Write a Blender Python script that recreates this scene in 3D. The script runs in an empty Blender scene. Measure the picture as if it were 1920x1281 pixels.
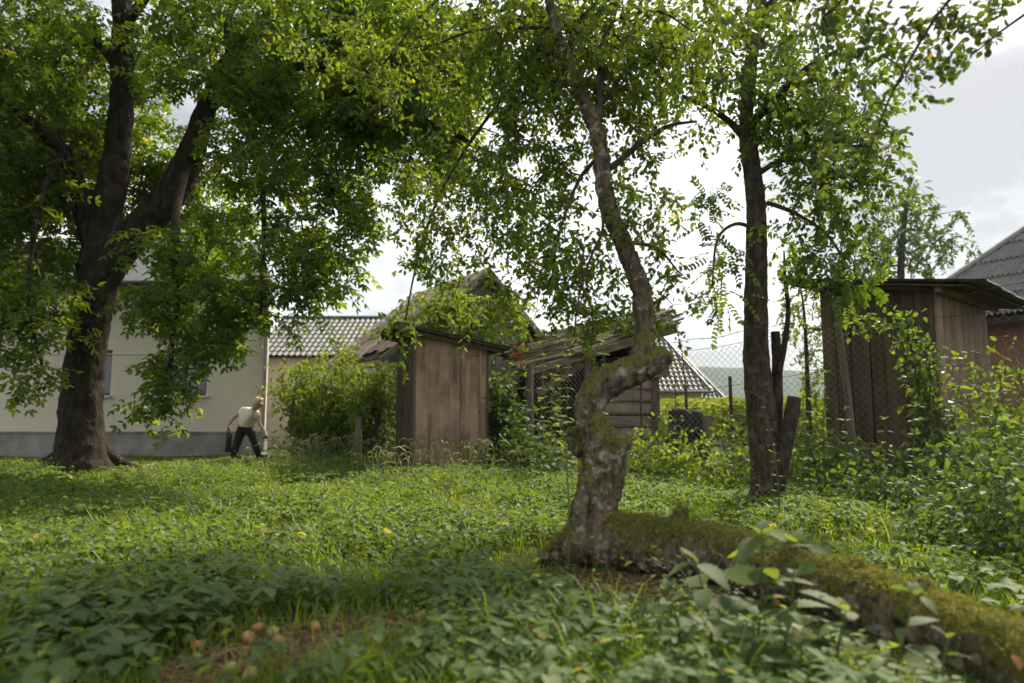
import bpy, bmesh, math, random
import numpy as np
from mathutils import Vector, Matrix, noise as mnoise
R = math.radians
rng = np.random.default_rng(7)
random.seed(7)
SC = bpy.context.scene
COL = SC.collection
TAU = math.tau

# ------------------------------------------------------------------ camera
FPX, CX, CY = 1300.0, 960.0, 640.5          # focal length and centre in photo pixels
CAMZ, HOR = 0.85, 785.0                     # eye height, horizon row
PITCH = math.atan((HOR - CY) / FPX)
cd = bpy.data.cameras.new('camera')
cam = bpy.data.objects.new('camera', cd); COL.objects.link(cam)
cam.location = (0, 0, CAMZ); cam.rotation_euler = (R(90) + PITCH, 0, 0)
cd.sensor_width = 36.0; cd.lens = FPX / 1920 * 36.0
cd.clip_start = 0.05; cd.clip_end = 6000
cd.dof.use_dof = True; cd.dof.focus_distance = 6.2; cd.dof.aperture_fstop = 1.5
SC.camera = cam

# ------------------------------------------------------------------ world, sun, exposure
SUN_DIR = Vector((0.50, 0.62, 0.88)).normalized()       # towards the sun
w = bpy.data.worlds.new('World'); SC.world = w; w.use_nodes = True
nt = w.node_tree; N = nt.nodes; N.clear()
def nd(t, **k):
    n = N.new(t)
    for a, b in k.items(): setattr(n, a, b)
    return n
out = nd('ShaderNodeOutputWorld'); bg = nd('ShaderNodeBackground')
sky = nd('ShaderNodeTexSky', sky_type='NISHITA', sun_disc=False)
sky.sun_elevation = math.asin(SUN_DIR.z); sky.sun_rotation = math.atan2(SUN_DIR.x, SUN_DIR.y)
sky.air_density = 1.0; sky.dust_density = 2.5
sc_ = nd('ShaderNodeMixRGB', blend_type='MULTIPLY'); sc_.inputs[0].default_value = 1; sc_.inputs[2].default_value = (.1, .1, .1, 1)
tc = nd('ShaderNodeTexCoord'); mp = nd('ShaderNodeMapping'); mp.inputs['Scale'].default_value = (1, 1, 1.9); mp.inputs['Location'].default_value = (6.6, .9, 3.1); mp.inputs['Rotation'].default_value = (0, 0, R(15))
ns = nd('ShaderNodeTexNoise'); ns.inputs['Scale'].default_value = 2.1; ns.inputs['Detail'].default_value = 7; ns.inputs['Roughness'].default_value = .55
rp = nd('ShaderNodeValToRGB'); e = rp.color_ramp.elements
e[0].position = .42; e[0].color = (.27, .275, .29, 1); e[1].position = .58; e[1].color = (.80, .80, .81, 1)
mx = nd('ShaderNodeMixRGB'); mx.inputs[0].default_value = .88
L = nt.links.new
L(tc.outputs['Generated'], mp.inputs[0]); L(mp.outputs[0], ns.inputs['Vector']); L(ns.outputs[0], rp.inputs[0])
L(sky.outputs[0], sc_.inputs[1]); L(sc_.outputs[0], mx.inputs[1]); L(rp.outputs[0], mx.inputs[2])
L(mx.outputs[0], bg.inputs[0]); bg.inputs[1].default_value = 1.2; L(bg.outputs[0], out.inputs[0])
sd = bpy.data.lights.new('sun', 'SUN'); sd.energy = 5.0; sd.angle = R(7.0); sd.color = (1, .89, .69)
sun = bpy.data.objects.new('sun', sd); COL.objects.link(sun)
sun.rotation_euler = SUN_DIR.to_track_quat('Z', 'Y').to_euler(); sun.location = (0, 0, 30)
SC.view_settings.view_transform = 'Standard'; SC.view_settings.look = 'None'
SC.view_settings.exposure = 0.70; SC.view_settings.gamma = 1
SC.render.engine = 'CYCLES'
cy = SC.cycles
cy.use_denoising = True; cy.max_bounces = 6; cy.diffuse_bounces = 3; cy.glossy_bounces = 2
cy.transmission_bounces = 4; cy.transparent_max_bounces = 4; cy.volume_bounces = 0
cy.sample_clamp_indirect = 4; cy.use_adaptive_sampling = True; cy.adaptive_threshold = .03
cy.caustics_reflective = False; cy.caustics_refractive = False

# ------------------------------------------------------------------ helpers
CP, SP = math.cos(PITCH), math.sin(PITCH)
def P(px, py, Y):
    dx, dz = (px - CX) / FPX, (CY - py) / FPX
    y, z = CP - dz * SP, SP + dz * CP
    k = Y / y
    return np.array((dx * k, Y, CAMZ + z * k))
def G(px, py, z=0.0):
    dz = (CY - py) / FPX
    y, zz = CP - dz * SP, SP + dz * CP
    k = (z - CAMZ) / zz
    return np.array(((px - CX) / FPX * k, y * k, z))
def MPP(Y): return Y / FPX                   # metres per photo pixel at depth Y

def gh(x, y):                                # ground height
    r = np.clip((np.hypot(x, y) - 2.0) / 4, 0, 1) * np.clip((60 - np.hypot(x, y)) / 30, 0, 1)
    return r * (0.035 * np.sin(x * .9 + 1.3) * np.cos(y * .7) + 0.02 * np.sin(x * 2.1 + y * 1.7))

def mesh(name, V, F, smooth=False, attr=None):
    """V (n,3); F: list of faces or an int array (m,k) of equal faces"""
    me = bpy.data.meshes.new(name)
    if isinstance(F, np.ndarray) or (isinstance(F, list) and F and isinstance(F[0], np.ndarray) and F[0].ndim == 2):
        Fs = F if isinstance(F, list) else [F]
        Fs = [f for f in Fs if len(f)]
        me.vertices.add(len(V)); me.vertices.foreach_set('co', np.ascontiguousarray(V, dtype=np.float32).ravel())
        nl = sum(f.size for f in Fs); npoly = sum(len(f) for f in Fs)
        me.loops.add(nl); me.polygons.add(npoly)
        me.loops.foreach_set('vertex_index', np.concatenate([f.ravel() for f in Fs]).astype(np.int32))
        tot = np.concatenate([np.full(len(f), f.shape[1]) for f in Fs]).astype(np.int32)
        me.polygons.foreach_set('loop_start', np.concatenate([[0], np.cumsum(tot)[:-1]]).astype(np.int32))
        me.update(calc_edges=True)
    else:
        me.from_pydata([tuple(v) for v in V], [], F); me.update()
    if smooth: me.polygons.foreach_set('use_smooth', np.ones(len(me.polygons), dtype=bool))
    if attr is not None:
        a = me.attributes.new('rnd', 'FLOAT', 'POINT'); a.data.foreach_set('value', np.ascontiguousarray(attr, dtype=np.float32))
    return me
def tag(o, label=None, cat=None, group=None, kind=None):
    for k, v in (('label', label), ('category', cat), ('group', group), ('kind', kind)):
        if v: o[k] = v
    return o
def link(name, me, mat=None, parent=None):
    o = bpy.data.objects.new(name, me); COL.objects.link(o)
    if mat is not None and me is not None and not len(me.materials): me.materials.append(mat)
    if parent is not None: o.parent = parent
    return o
class Thing:
    def __init__(s, name, label, cat, loc, group=None, kind=None):
        s.loc = np.array(loc, float)
        s.root = bpy.data.objects.new(name, None); COL.objects.link(s.root)
        s.root.location = s.loc; s.root.empty_display_size = .1
        tag(s.root, label, cat, group, kind)
    def part(s, name, V, F, mat, parent=None, smooth=False, attr=None, kind=None, label=None):
        o = link(name, mesh(name, np.asarray(V, float) - s.loc, F, smooth, attr), mat, parent or s.root)
        tag(o, label, None, None, kind)
        return o
    def inst(s, name, me, M, parent=None):      # M: world 4x4
        o = link(name, me, None, parent or s.root)
        o.matrix_local = Matrix.Translation(-Vector(s.loc)) @ M
        return o
BOXF = [(0, 3, 2, 1), (4, 5, 6, 7), (0, 1, 5, 4), (1, 2, 6, 5), (2, 3, 7, 6), (3, 0, 4, 7)]
def unit(v): v = np.asarray(v, float); return v / (np.linalg.norm(v) + 1e-12)
def beam(a, b, w, t, side, jit=0.0):
    """box from a to b; width w along 'side' (made square to a-b), thickness t along the third axis"""
    a, b = np.asarray(a, float), np.asarray(b, float); d = unit(b - a)
    s = np.asarray(side, float); s = unit(s - d * np.dot(s, d)); n = np.cross(d, s)
    V = []
    for p in (a, b):
        for i, j in ((-1, -1), (1, -1), (1, 1), (-1, 1)):
            V.append(p + s * i * w / 2 + n * j * t / 2 + (rng.normal(0, jit, 3) if jit else 0))
    return np.array(V), BOXF
def join(lst):
    V, F, o = [], [], 0
    for v, f in lst:
        V.append(np.asarray(v)); F += [tuple(int(i) + o for i in q) for q in f]; o += len(v)
    return np.concatenate(V), F
def resample(pts, rad, step):
    pts, rad = np.asarray(pts, float), np.asarray(rad, float)
    # Catmull-Rom
    n = len(pts); P_ = np.vstack([2 * pts[0] - pts[1], pts, 2 * pts[-1] - pts[-2]])
    op, orr = [], []
    for i in range(n - 1):
        p0, p1, p2, p3 = P_[i:i + 4]
        m = max(1, int(math.ceil(np.linalg.norm(p2 - p1) / step)))
        for k in range(m):
            t = k / m
            op.append(.5 * ((2 * p1) + (-p0 + p2) * t + (2 * p0 - 5 * p1 + 4 * p2 - p3) * t * t + (-p0 + 3 * p1 - 3 * p2 + p3) * t ** 3))
            orr.append(rad[i] * (1 - t) + rad[i + 1] * t)
    op.append(pts[-1]); orr.append(rad[-1])
    return np.array(op), np.array(orr)
def tube(pts, rad, sides=6, cap=True, rough=0.0, rs=6.0):
    pts = np.asarray(pts, float); n = len(pts); rad = np.broadcast_to(rad, (n,))
    d = np.gradient(pts, axis=0); d /= np.linalg.norm(d, axis=1)[:, None] + 1e-12
    s = np.cross(d[0], (0.3, 0.9, 0.2)); s = unit(s)
    V = np.zeros((n * sides, 3)); a = np.arange(sides) / sides * TAU
    for i in range(n):
        s = unit(s - d[i] * np.dot(s, d[i])); t = np.cross(d[i], s)
        V[i * sides:(i + 1) * sides] = pts[i] + rad[i] * (np.cos(a)[:, None] * s + np.sin(a)[:, None] * t)
    if rough:
        for i in range(len(V)):
            c = pts[i // sides]; k = mnoise.fractal(Vector(V[i] * rs), 1.0, 2.0, 3)
            V[i] = c + (V[i] - c) * (1 + rough * k)
    i = np.arange(n - 1)[:, None] * sides; j = np.arange(sides)[None]; j2 = (j + 1) % sides
    F = np.stack([i + j, i + j2, i + sides + j2, i + sides + j], -1).reshape(-1, 4)
    F = [tuple(q) for q in F.tolist()]
    if cap: F += [tuple(range(sides - 1, -1, -1)), tuple(range((n - 1) * sides, n * sides))]
    return V, F
def frames(d, up):
    """rows of rotation matrices with Y along d and Z near up"""
    d = d / (np.linalg.norm(d, axis=1)[:, None] + 1e-9)
    x = np.cross(d, up); x /= np.linalg.norm(x, axis=1)[:, None] + 1e-9
    z = np.cross(x, d)
    return np.stack([x, d, z], 2)
def batch(tV, tF, pos, rot, scl, rnd):
    """many copies of a small template: verts, face array, attr"""
    k = len(tV); n = len(pos)
    scl = np.asarray(scl, float)
    if scl.ndim == 1: scl = np.repeat(scl[:, None], 3, 1)
    V = np.einsum('nij,nkj->nki', rot, tV[None] * scl[:, None, :]) + pos[:, None, :]
    F = [f[None] + (np.arange(n) * k)[:, None, None] for f in tF]
    F = [f.reshape(-1, f.shape[-1]) for f in F]
    return V.reshape(-1, 3), F, np.repeat(rnd, k)
def bcat(lst):
    V = np.concatenate([a[0] for a in lst]); A = np.concatenate([a[2] for a in lst]); F = []; o = 0
    for v, f, a in lst:
        F += [q + o for q in f]; o += len(v)
    byk = {}
    for f in F: byk.setdefault(f.shape[1], []).append(f)
    return V, [np.concatenate(v) for v in byk.values()], A
# leaf templates: length 1 along +Y, upper side +Z
def tmpl_leaf(w, fold=.12, bend=.10):
    V = np.array([(0, 0, 0), (w * .42, .28, fold * w * 2), (w * .40, .66, fold * w * 1.6 - bend * .4), (0, 1, -bend), (-w * .40, .66, fold * w * 1.6 - bend * .4), (-w * .42, .28, fold * w * 2)])
    return V, [np.array([(0, 1, 2, 3), (0, 3, 4, 5)])]
def tmpl_leaf8(w, fold=.10, bend=.14):
    ys = [0, .15, .4, .7, 1.0]; hw = [.02, .33, .5, .34, 0.0]
    V, F = [], []
    for y, h in zip(ys, hw):
        zz = -bend * y * y
        V += [(0, y, zz), (w * h, y, zz + fold * h), (-w * h, y, zz + fold * h)]
    for i in range(4):
        a, b = i * 3, i * 3 + 3
        F += [(a, a + 1, b + 1, b), (a, b, b + 2, a + 2)]
    return np.array(V), [np.array(F)]
def tmpl_serrate(w, n=5, fold=.08, bend=.18):
    """broad toothed leaf"""
    V = [(0, 0, 0)]; F = []; mid = [0]
    right, left = [], []
    prof = lambda t: (math.sin(math.pi * t ** .75) ** .8) * .5
    pts = []
    for i in range(1, n + 1):
        t0 = (i - .55) / (n + .3); t1 = i / (n + .3)
        pts += [(t0, prof(t0) * 1.05), (t1, prof(t1) * .82)]
    m = []; 
    for t, h in pts:
        z = -bend * t * t
        V += [(0, t, z), (w * h, t - .02, z + fold * h), (-w * h, t - .02, z + fold * h)]
    V.append((0, 1, -bend)); tip = len(V) - 1
    tri = [(0, 2, 1), (0, 1, 3)]; quad = []
    for i in range(len(pts) - 1):
        a, b = 1 + i * 3, 4 + i * 3
        quad += [(a, a + 1, b + 1, b), (a, b, b + 2, a + 2)]
    a = 1 + (len(pts) - 1) * 3
    tri += [(a, a + 1, tip), (a, tip, a + 2)]
    return np.array(V), [np.array(quad), np.array(tri)]
LEAF_PLUM = tmpl_leaf(.62); LEAF_WAL = tmpl_leaf(.48); LEAF_OVAL = tmpl_leaf8(.60, .05, .05)
LEAF_BIG = tmpl_leaf8(.72); LEAF_NET = tmpl_serrate(.56, 7, .10, .30); LEAF_ELD = tmpl_serrate(.66, 4, .14, .22); LEAF_PT = tmpl_leaf8(.52, .10, .20); LEAF_FAR = tmpl_leaf(.70, .14, .20)

# ------------------------------------------------------------------ materials
def mat(name):
    m = bpy.data.materials.new(name); m.use_nodes = True; t = m.node_tree; t.nodes.clear()
    o = t.nodes.new('ShaderNodeOutputMaterial')
    return m, t, o
def node(t, ty, ins=None, **k):
    n = t.nodes.new(ty)
    for a, b in k.items(): setattr(n, a, b)
    for a, b in (ins or {}).items():
        if isinstance(b, bpy.types.NodeSocket): t.links.new(b, n.inputs[a])
        else: n.inputs[a].default_value = b
    return n
def c4(c): return (c[0], c[1], c[2], 1)
def ramp(t, fac, stops):
    n = t.nodes.new('ShaderNodeValToRGB'); t.links.new(fac, n.inputs[0]); e = n.color_ramp.elements
    while len(e) < len(stops): e.new(.5)
    for x, (p, c) in zip(e, stops): x.position = p; x.color = c4(c)
    return n.outputs[0]
def noise(t, vec, scale, detail=4, rough=.55):
    n = node(t, 'ShaderNodeTexNoise', {'Vector': vec, 'Scale': scale, 'Detail': detail, 'Roughness': rough}); return n.outputs[0]
def mixc(t, fac, a, b, bt='MIX'):
    n = node(t, 'ShaderNodeMixRGB', blend_type=bt)
    for i, v in enumerate((fac, a, b)):
        if isinstance(v, bpy.types.NodeSocket): t.links.new(v, n.inputs[i])
        else: n.inputs[i].default_value = v if i == 0 else c4(v)
    return n.outputs[0]
def math_(t, op, a, b=None, clamp=False):
    n = node(t, 'ShaderNodeMath', operation=op, use_clamp=clamp)
    for i, v in enumerate((a, b)):
        if v is None: continue
        if isinstance(v, bpy.types.NodeSocket): t.links.new(v, n.inputs[i])
        else: n.inputs[i].default_value = v
    return n.outputs[0]
def leaf_mat(name, stops, trans, tw=.45, gloss=.06, rough=.42, obj=False):
    """stops: colour ramp over a random value per leaf; trans: tint of the light that comes through"""
    m, t, o = mat(name)
    if obj: r = node(t, 'ShaderNodeObjectInfo').outputs['Random']
    else: r = node(t, 'ShaderNodeAttribute', attribute_name='rnd').outputs['Fac']
    col = ramp(t, r, stops)
    tcol = mixc(t, 1, col, trans, 'MULTIPLY')
    d = node(t, 'ShaderNodeBsdfDiffuse', {'Color': col}); tr = node(t, 'ShaderNodeBsdfTranslucent', {'Color': tcol})
    mx = node(t, 'ShaderNodeMixShader', {0: tw, 1: d.outputs[0], 2: tr.outputs[0]})
    g = node(t, 'ShaderNodeBsdfGlossy', {'Color': (1, 1, 1, 1), 'Roughness': rough})
    lw = node(t, 'ShaderNodeLayerWeight', {'Blend': .25})
    f = math_(t, 'ADD', math_(t, 'MULTIPLY', lw.outputs['Fresnel'], gloss * 1.6), gloss * .35, True)
    mx2 = node(t, 'ShaderNodeMixShader', {0: f, 1: mx.outputs[0], 2: g.outputs[0]})
    t.links.new(mx2.outputs[0], o.inputs[0]); return m
def plain(name, col, rough=.7, var=.15, scale=8.0, bump=.0, metal=0.0, spec=.3):
    m, t, o = mat(name)
    v = node(t, 'ShaderNodeTexCoord').outputs['Object']
    n1 = noise(t, v, scale, 5)
    c = ramp(t, n1, [(.3, tuple(x * (1 - var) for x in col)), (.7, tuple(min(1, x * (1 + var)) for x in col))])
    b = node(t, 'ShaderNodeBsdfPrincipled', {'Base Color': c, 'Roughness': rough, 'Metallic': metal, 'Specular IOR Level': spec})
    if bump:
        bp = node(t, 'ShaderNodeBump', {'Height': noise(t, v, scale * 4, 6), 'Strength': bump, 'Distance': .02}); t.links.new(bp.outputs[0], b.inputs['Normal'])
    t.links.new(b.outputs[0], o.inputs[0]); return m
def wood(name, dark, light, grey=None, axis=2, scale=14, green=0.0, rough=.85, var=1.0):
    m, t, o = mat(name)
    v = node(t, 'ShaderNodeTexCoord').outputs['Object']
    s = [scale] * 3; s[axis] = scale * .07
    rnd = node(t, 'ShaderNodeObjectInfo').outputs['Random']
    off = node(t, 'ShaderNodeCombineXYZ', {0: math_(t, 'MULTIPLY', rnd, 37.0), 1: math_(t, 'MULTIPLY', rnd, 11.0), 2: math_(t, 'MULTIPLY', rnd, 23.0)})
    v2 = node(t, 'ShaderNodeVectorMath', {0: v, 1: off.outputs[0]}, operation='ADD').outputs[0]
    mp = node(t, 'ShaderNodeMapping', {'Vector': v2, 'Scale': s})
    g1 = noise(t, mp.outputs[0], 1.0, 6, .65)
    c = ramp(t, g1, [(.32, dark), (.68, light)])
    big = noise(t, v2, 2.2, 4)
    if grey: c = mixc(t, ramp(t, big, [(.42, (0, 0, 0)), (.62, (.8, .8, .8))]), c, grey)
    br = ramp(t, rnd, [(0, (1 - .28 * var,) * 3), (1, (1 + .2 * var, 1 + .17 * var, 1 + .12 * var))])
    c = mixc(t, 1, c, br, 'MULTIPLY')
    if green:
        gm = ramp(t, noise(t, v2, 5.0, 5), [(.5, (0, 0, 0)), (.7, (green, green, green))])
        c = mixc(t, gm, c, (.06, .075, .025))
    fine = noise(t, mp.outputs[0], 3.5, 5, .7)
    bp = node(t, 'ShaderNodeBump', {'Height': math_(t, 'ADD', g1, math_(t, 'MULTIPLY', fine, .5)), 'Strength': .55, 'Distance': .012})
    b = node(t, 'ShaderNodeBsdfPrincipled', {'Base Color': c, 'Roughness': rough, 'Specular IOR Level': .2, 'Normal': bp.outputs[0]})
    t.links.new(b.outputs[0], o.inputs[0]); return m
def bark(name, dark, mid, lichen, moss=0.0, furrow=9.0, lich=.5):
    m, t, o = mat(name)
    tco = node(t, 'ShaderNodeTexCoord'); v = tco.outputs['Object']
    mp = node(t, 'ShaderNodeMapping', {'Vector': v, 'Scale': (furrow, furrow, furrow * .28)})
    n1 = noise(t, mp.outputs[0], 1.6, 7, .68); n2 = noise(t, v, 5.5, 6, .6); n3 = noise(t, v, 26, 4)
    c = ramp(t, n1, [(.34, dark), (.66, mid)])
    lm = ramp(t, math_(t, 'ADD', noise(t, v, 9, 6, .65), math_(t, 'MULTIPLY', math_(t, 'SUBTRACT', n3, .5), .5)), [(.54, (0, 0, 0)), (.66, (lich, lich, lich))])
    c = mixc(t, lm, c, lichen)
    if moss:
        nz = node(t, 'ShaderNodeSeparateXYZ', {0: node(t, 'ShaderNodeNewGeometry').outputs['Normal']}).outputs[2]
        k = math_(t, 'ADD', math_(t, 'MULTIPLY', nz, .32), math_(t, 'ADD', noise(t, v, 4.2, 5, .6), moss - .5))
        mm = ramp(t, k, [(.50, (0, 0, 0)), (.60, (1, 1, 1))])
        mc = ramp(t, noise(t, v, 40, 3), [(.3, (.068, .077, .018)), (.7, (.172, .164, .040))])
        c = mixc(t, mm, c, mc)
    h = math_(t, 'ADD', n1, math_(t, 'MULTIPLY', n3, .45))
    bp = node(t, 'ShaderNodeBump', {'Height': h, 'Strength': .9, 'Distance': .03})
    b = node(t, 'ShaderNodeBsdfPrincipled', {'Base Color': c, 'Roughness': .9, 'Specular IOR Level': .15, 'Normal': bp.outputs[0]})
    t.links.new(b.outputs[0], o.inputs[0]); return m
M = {}
M['wal_leaf'] = leaf_mat('walnut_leaf', [(0, (.038, .075, .014)), (.5, (.066, .120, .018)), (.95, (.11, .165, .022)), (1, (.26, .24, .03))], (3.3, 2.8, .7), .62, .045)
M['plum_leaf'] = leaf_mat('plum_leaf', [(0, (.048, .080, .016)), (.5, (.076, .122, .020)), (.94, (.12, .17, .025)), (.985, (.34, .25, .03)), (1, (.45, .22, .03))], (2.8, 2.5, .7), .58, .045)
M['loc_leaf'] = leaf_mat('locust_leaf', [(0, (.046, .084, .018)), (.6, (.078, .128, .020)), (.96, (.12, .175, .03)), (1, (.40, .26, .03))], (2.4, 2.2, .7), .54, .045)
M['apple_leaf'] = leaf_mat('apple_leaf', [(0, (.040, .066, .016)), (.6, (.066, .100, .022)), (.97, (.10, .14, .025)), (1, (.30, .22, .03))], (2.1, 2.0, .7), .5, .05)
M['back_leaf'] = leaf_mat('far_leaf', [(0, (.040, .075, .025)), (1, (.075, .12, .035))], (2.6, 2.5, .8), .45)
M['bush_leaf'] = leaf_mat('bush_leaf', [(0, (.055, .102, .022)), (.6, (.092, .154, .028)), (1, (.17, .22, .045))], (3.2, 2.7, .7), .5, .05)
M['dark_bush'] = leaf_mat('creeper_leaf', [(0, (.030, .065, .018)), (.7, (.060, .105, .024)), (1, (.13, .18, .04))], (2.9, 2.6, .8), .45, .06, .5)
M['net_leaf'] = leaf_mat('nettle_leaf', [(0, (.050, .095, .030)), (.7, (.085, .14, .030)), (1, (.17, .22, .04))], (2.9, 2.6, .8), .46, .06, .5)
M['net_leaf_o'] = leaf_mat('nettle_leaf_single', [(0, (.050, .095, .035)), (.8, (.105, .150, .050)), (1, (.13, .18, .05))], (3.0, 2.6, .8), .50, .06, .6, True)
M['eld_leaf'] = leaf_mat('ground_elder_leaf', [(0, (.058, .104, .028)), (.7, (.096, .156, .046)), (.985, (.14, .18, .06)), (1, (.4, .33, .05))], (2.6, 2.4, .6), .40, .06, .58)
M['eld_leaf_o'] = leaf_mat('ground_elder_leaf_single', [(0, (.070, .118, .038)), (.8, (.110, .170, .058)), (1, (.13, .17, .06))], (2.5, 2.3, .6), .38, .075, .58, True)
M['grass'] = leaf_mat('grass_blade', [(0, (.075, .135, .014)), (.7, (.125, .200, .022)), (.95, (.24, .25, .07)), (1, (.30, .26, .12))], (2.6, 2.3, .7), .5, .03, .5)
M['hay'] = leaf_mat('seed_grass', [(0, (.14, .20, .06)), (.5, (.25, .28, .11)), (1, (.45, .41, .22))], (1.5, 1.5, 1.0), .4, .04, .5)
M['straw'] = leaf_mat('dry_straw', [(0, (.11, .062, .030)), (.6, (.22, .135, .070)), (1, (.36, .26, .15))], (1.2, 1.2, 1.0), .15, .02, .6)
M['moss'] = leaf_mat('moss_tuft', [(0, (.074, .086, .020)), (.6, (.158, .158, .040)), (1, (.28, .24, .09))], (1.8, 1.8, .8), .35, .01, .7)
M['corn'] = leaf_mat('corn_leaf', [(0, (.10, .16, .03)), (.6, (.17, .22, .05)), (1, (.34, .31, .12))], (2, 2, .8), .45, .05, .5)
M['dead_leaf'] = leaf_mat('dead_leaf', [(0, (.060, .024, .014)), (1, (.11, .045, .022))], (1.6, 1.2, .8), .3, .02, .6)
M['stem'] = plain('green_stem', (.09, .13, .035), .6)
M['twig'] = plain('twig_bark', (.050, .038, .028), .85, .3, 20)
M['wal_bark'] = bark('walnut_bark', (.010, .008, .006), (.055, .043, .031), (.08, .072, .056), .0, 7, .5)
M['plum_bark'] = bark('plum_bark', (.020, .014, .009), (.225, .175, .122), (.46, .42, .34), .44, 15, .75)
M['stem_bark'] = bark('plum_stem_bark', (.022, .017, .013), (.110, .090, .070), (.22, .20, .17), .08, 10, .6)
M['loc_bark'] = bark('second_tree_bark', (.028, .021, .015), (.115, .090, .064), (.20, .18, .14), .05, 14, .45)
M['dead_wood'] = bark('dead_wood', (.024, .018, .013), (.095, .075, .056), (.15, .13, .10), -.1, 16, .3)
M['out_wood'] = wood('outhouse_boards', (.165, .102, .068), (.37, .25, .17), (.43, .32, .235), 2, 9, var=.25)
M['out_dark'] = wood('outhouse_frame', (.070, .052, .036), (.155, .120, .085), None, 2, 13)
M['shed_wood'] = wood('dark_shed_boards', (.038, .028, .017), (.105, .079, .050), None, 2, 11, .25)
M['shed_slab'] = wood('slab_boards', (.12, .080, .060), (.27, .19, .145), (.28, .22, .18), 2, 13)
M['grey_wood'] = wood('grey_barn_boards', (.10, .092, .082), (.25, .235, .215), (.22, .205, .185), 2, 13)
M['log_wood'] = wood('log_wall', (.13, .095, .072), (.33, .26, .21), (.36, .30, .25), 0, 11)
M['roof_slab'] = wood('roof_slabs', (.030, .023, .015), (.125, .098, .064), (.09, .085, .035), 0, 16, .8)
M['beam_wood'] = wood('beam_wood', (.09, .07, .05), (.25, .20, .15), None, 0, 13)
M['rail_wood'] = wood('post_wood', (.11, .090, .068), (.30, .255, .20), None, 2, 13, .3)
M['roof_felt'] = plain('roof_felt', (.070, .062, .048), .95, .35, 9, .5)
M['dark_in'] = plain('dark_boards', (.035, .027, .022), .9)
m, t, o = mat('cream_plaster'); v = node(t, 'ShaderNodeTexCoord').outputs['Object']
st_ = noise(t, node(t, 'ShaderNodeMapping', {'Vector': v, 'Scale': (3, 3, .35)}).outputs[0], 1.0, 6, .65)
c = mixc(t, ramp(t, st_, [(.42, (0, 0, 0)), (.75, (.22, .22, .22))]), (.66, .60, .50), (.46, .41, .34))
c = mixc(t, ramp(t, noise(t, v, .9, 5), [(.45, (0, 0, 0)), (.7, (.5, .5, .5))]), c, (.58, .54, .47))
bp = node(t, 'ShaderNodeBump', {'Height': noise(t, v, 60, 4), 'Strength': .35, 'Distance': .01})
b = node(t, 'ShaderNodeBsdfPrincipled', {'Base Color': c, 'Roughness': .92, 'Normal': bp.outputs[0], 'Specular IOR Level': .2}); t.links.new(b.outputs[0], o.inputs[0]); M['plaster'] = m
M['plinth'] = plain('grey_plinth', (.27, .262, .245), .9, .30, 2.2, .3)
M['yellow'] = plain('yellow_plaster', (.62, .52, .27), .9, .06, 2)
M['tile_grey'] = plain('grey_metal_tile', (.105, .11, .115), .62, .2, 5, 0, 0, .5)
M['tile_green'] = plain('dark_roof_tile', (.080, .088, .085), .5, .25, 5, 0, 0, .5)
M['asb'] = plain('grey_corrugated', (.19, .185, .18), .85, .22, 5, .4)
M['corr'] = plain('thin_corrugated_sheet', (.125, .12, .105), .6, .3, 4, .2, .2)
M['white'] = plain('white_paint', (.72, .70, .66), .6, .05)
M['brownp'] = plain('brown_frame', (.13, .060, .032), .5, .15)
M['gutter'] = plain('dark_gutter', (.07, .07, .075), .4, .1)
M['pipe'] = plain('zinc_pipe', (.30, .30, .29), .45, .1, 6, 0, .5)
M['iron'] = plain('rusty_iron', (.075, .042, .032), .8, .35, 20, .2)
M['wire'] = plain('fence_wire', (.24, .20, .165), .55, .3, 9, 0, .4)
M['cloth'] = plain('black_cloth', (.030, .028, .030), .9, .3, 12, .2)
M['bucket'] = plain('white_bucket', (.72, .70, .70), .45, .06)
M['brick'] = plain('red_brick', (.30, .145, .11), .9, .25, 7, .3)
M['mortar'] = plain('mortar', (.26, .24, .21), .95, .15, 10, .3)
M['skin'] = plain('skin', (.56, .34, .25), .55, .06, 10)
M['shirt'] = plain('cream_shirt', (.80, .75, .62), .9, .05, 14, .1)
M['trouser'] = plain('black_trousers', (.014, .014, .016), .85, .2, 10)
M['hair'] = plain('blonde_hair', (.66, .50, .28), .6, .2, 25, .3)
M['bag'] = plain('black_bag', (.010, .010, .013), .5, .2, 10)
M['red'] = plain('red_mark', (.5, .03, .04), .5)
M['soil'] = None
# rusty sheet roof: bands of rust, paint and zinc
m, t, o = mat('rusty_sheets'); v = node(t, 'ShaderNodeTexCoord').outputs['Object']
rn = node(t, 'ShaderNodeObjectInfo').outputs['Random']
bc = ramp(t, rn, [(0, (.17, .085, .055)), (.35, (.27, .19, .14)), (.6, (.40, .37, .33)), (.8, (.15, .075, .045)), (1, (.33, .29, .25))])
c = mixc(t, ramp(t, noise(t, v, 3.0, 6), [(.45, (0, 0, 0)), (.62, (.8, .8, .8))]), bc, (.13, .055, .035))
b = node(t, 'ShaderNodeBsdfPrincipled', {'Base Color': c, 'Roughness': .6, 'Metallic': .15}); t.links.new(b.outputs[0], o.inputs[0]); M['rust'] = m
# window glass
m, t, o = mat('window_glass'); b = node(t, 'ShaderNodeBsdfPrincipled', {'Base Color': (.03, .035, .04, 1), 'Roughness': .06, 'Specular IOR Level': .7}); t.links.new(b.outputs[0], o.inputs[0]); M['glass'] = m
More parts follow.
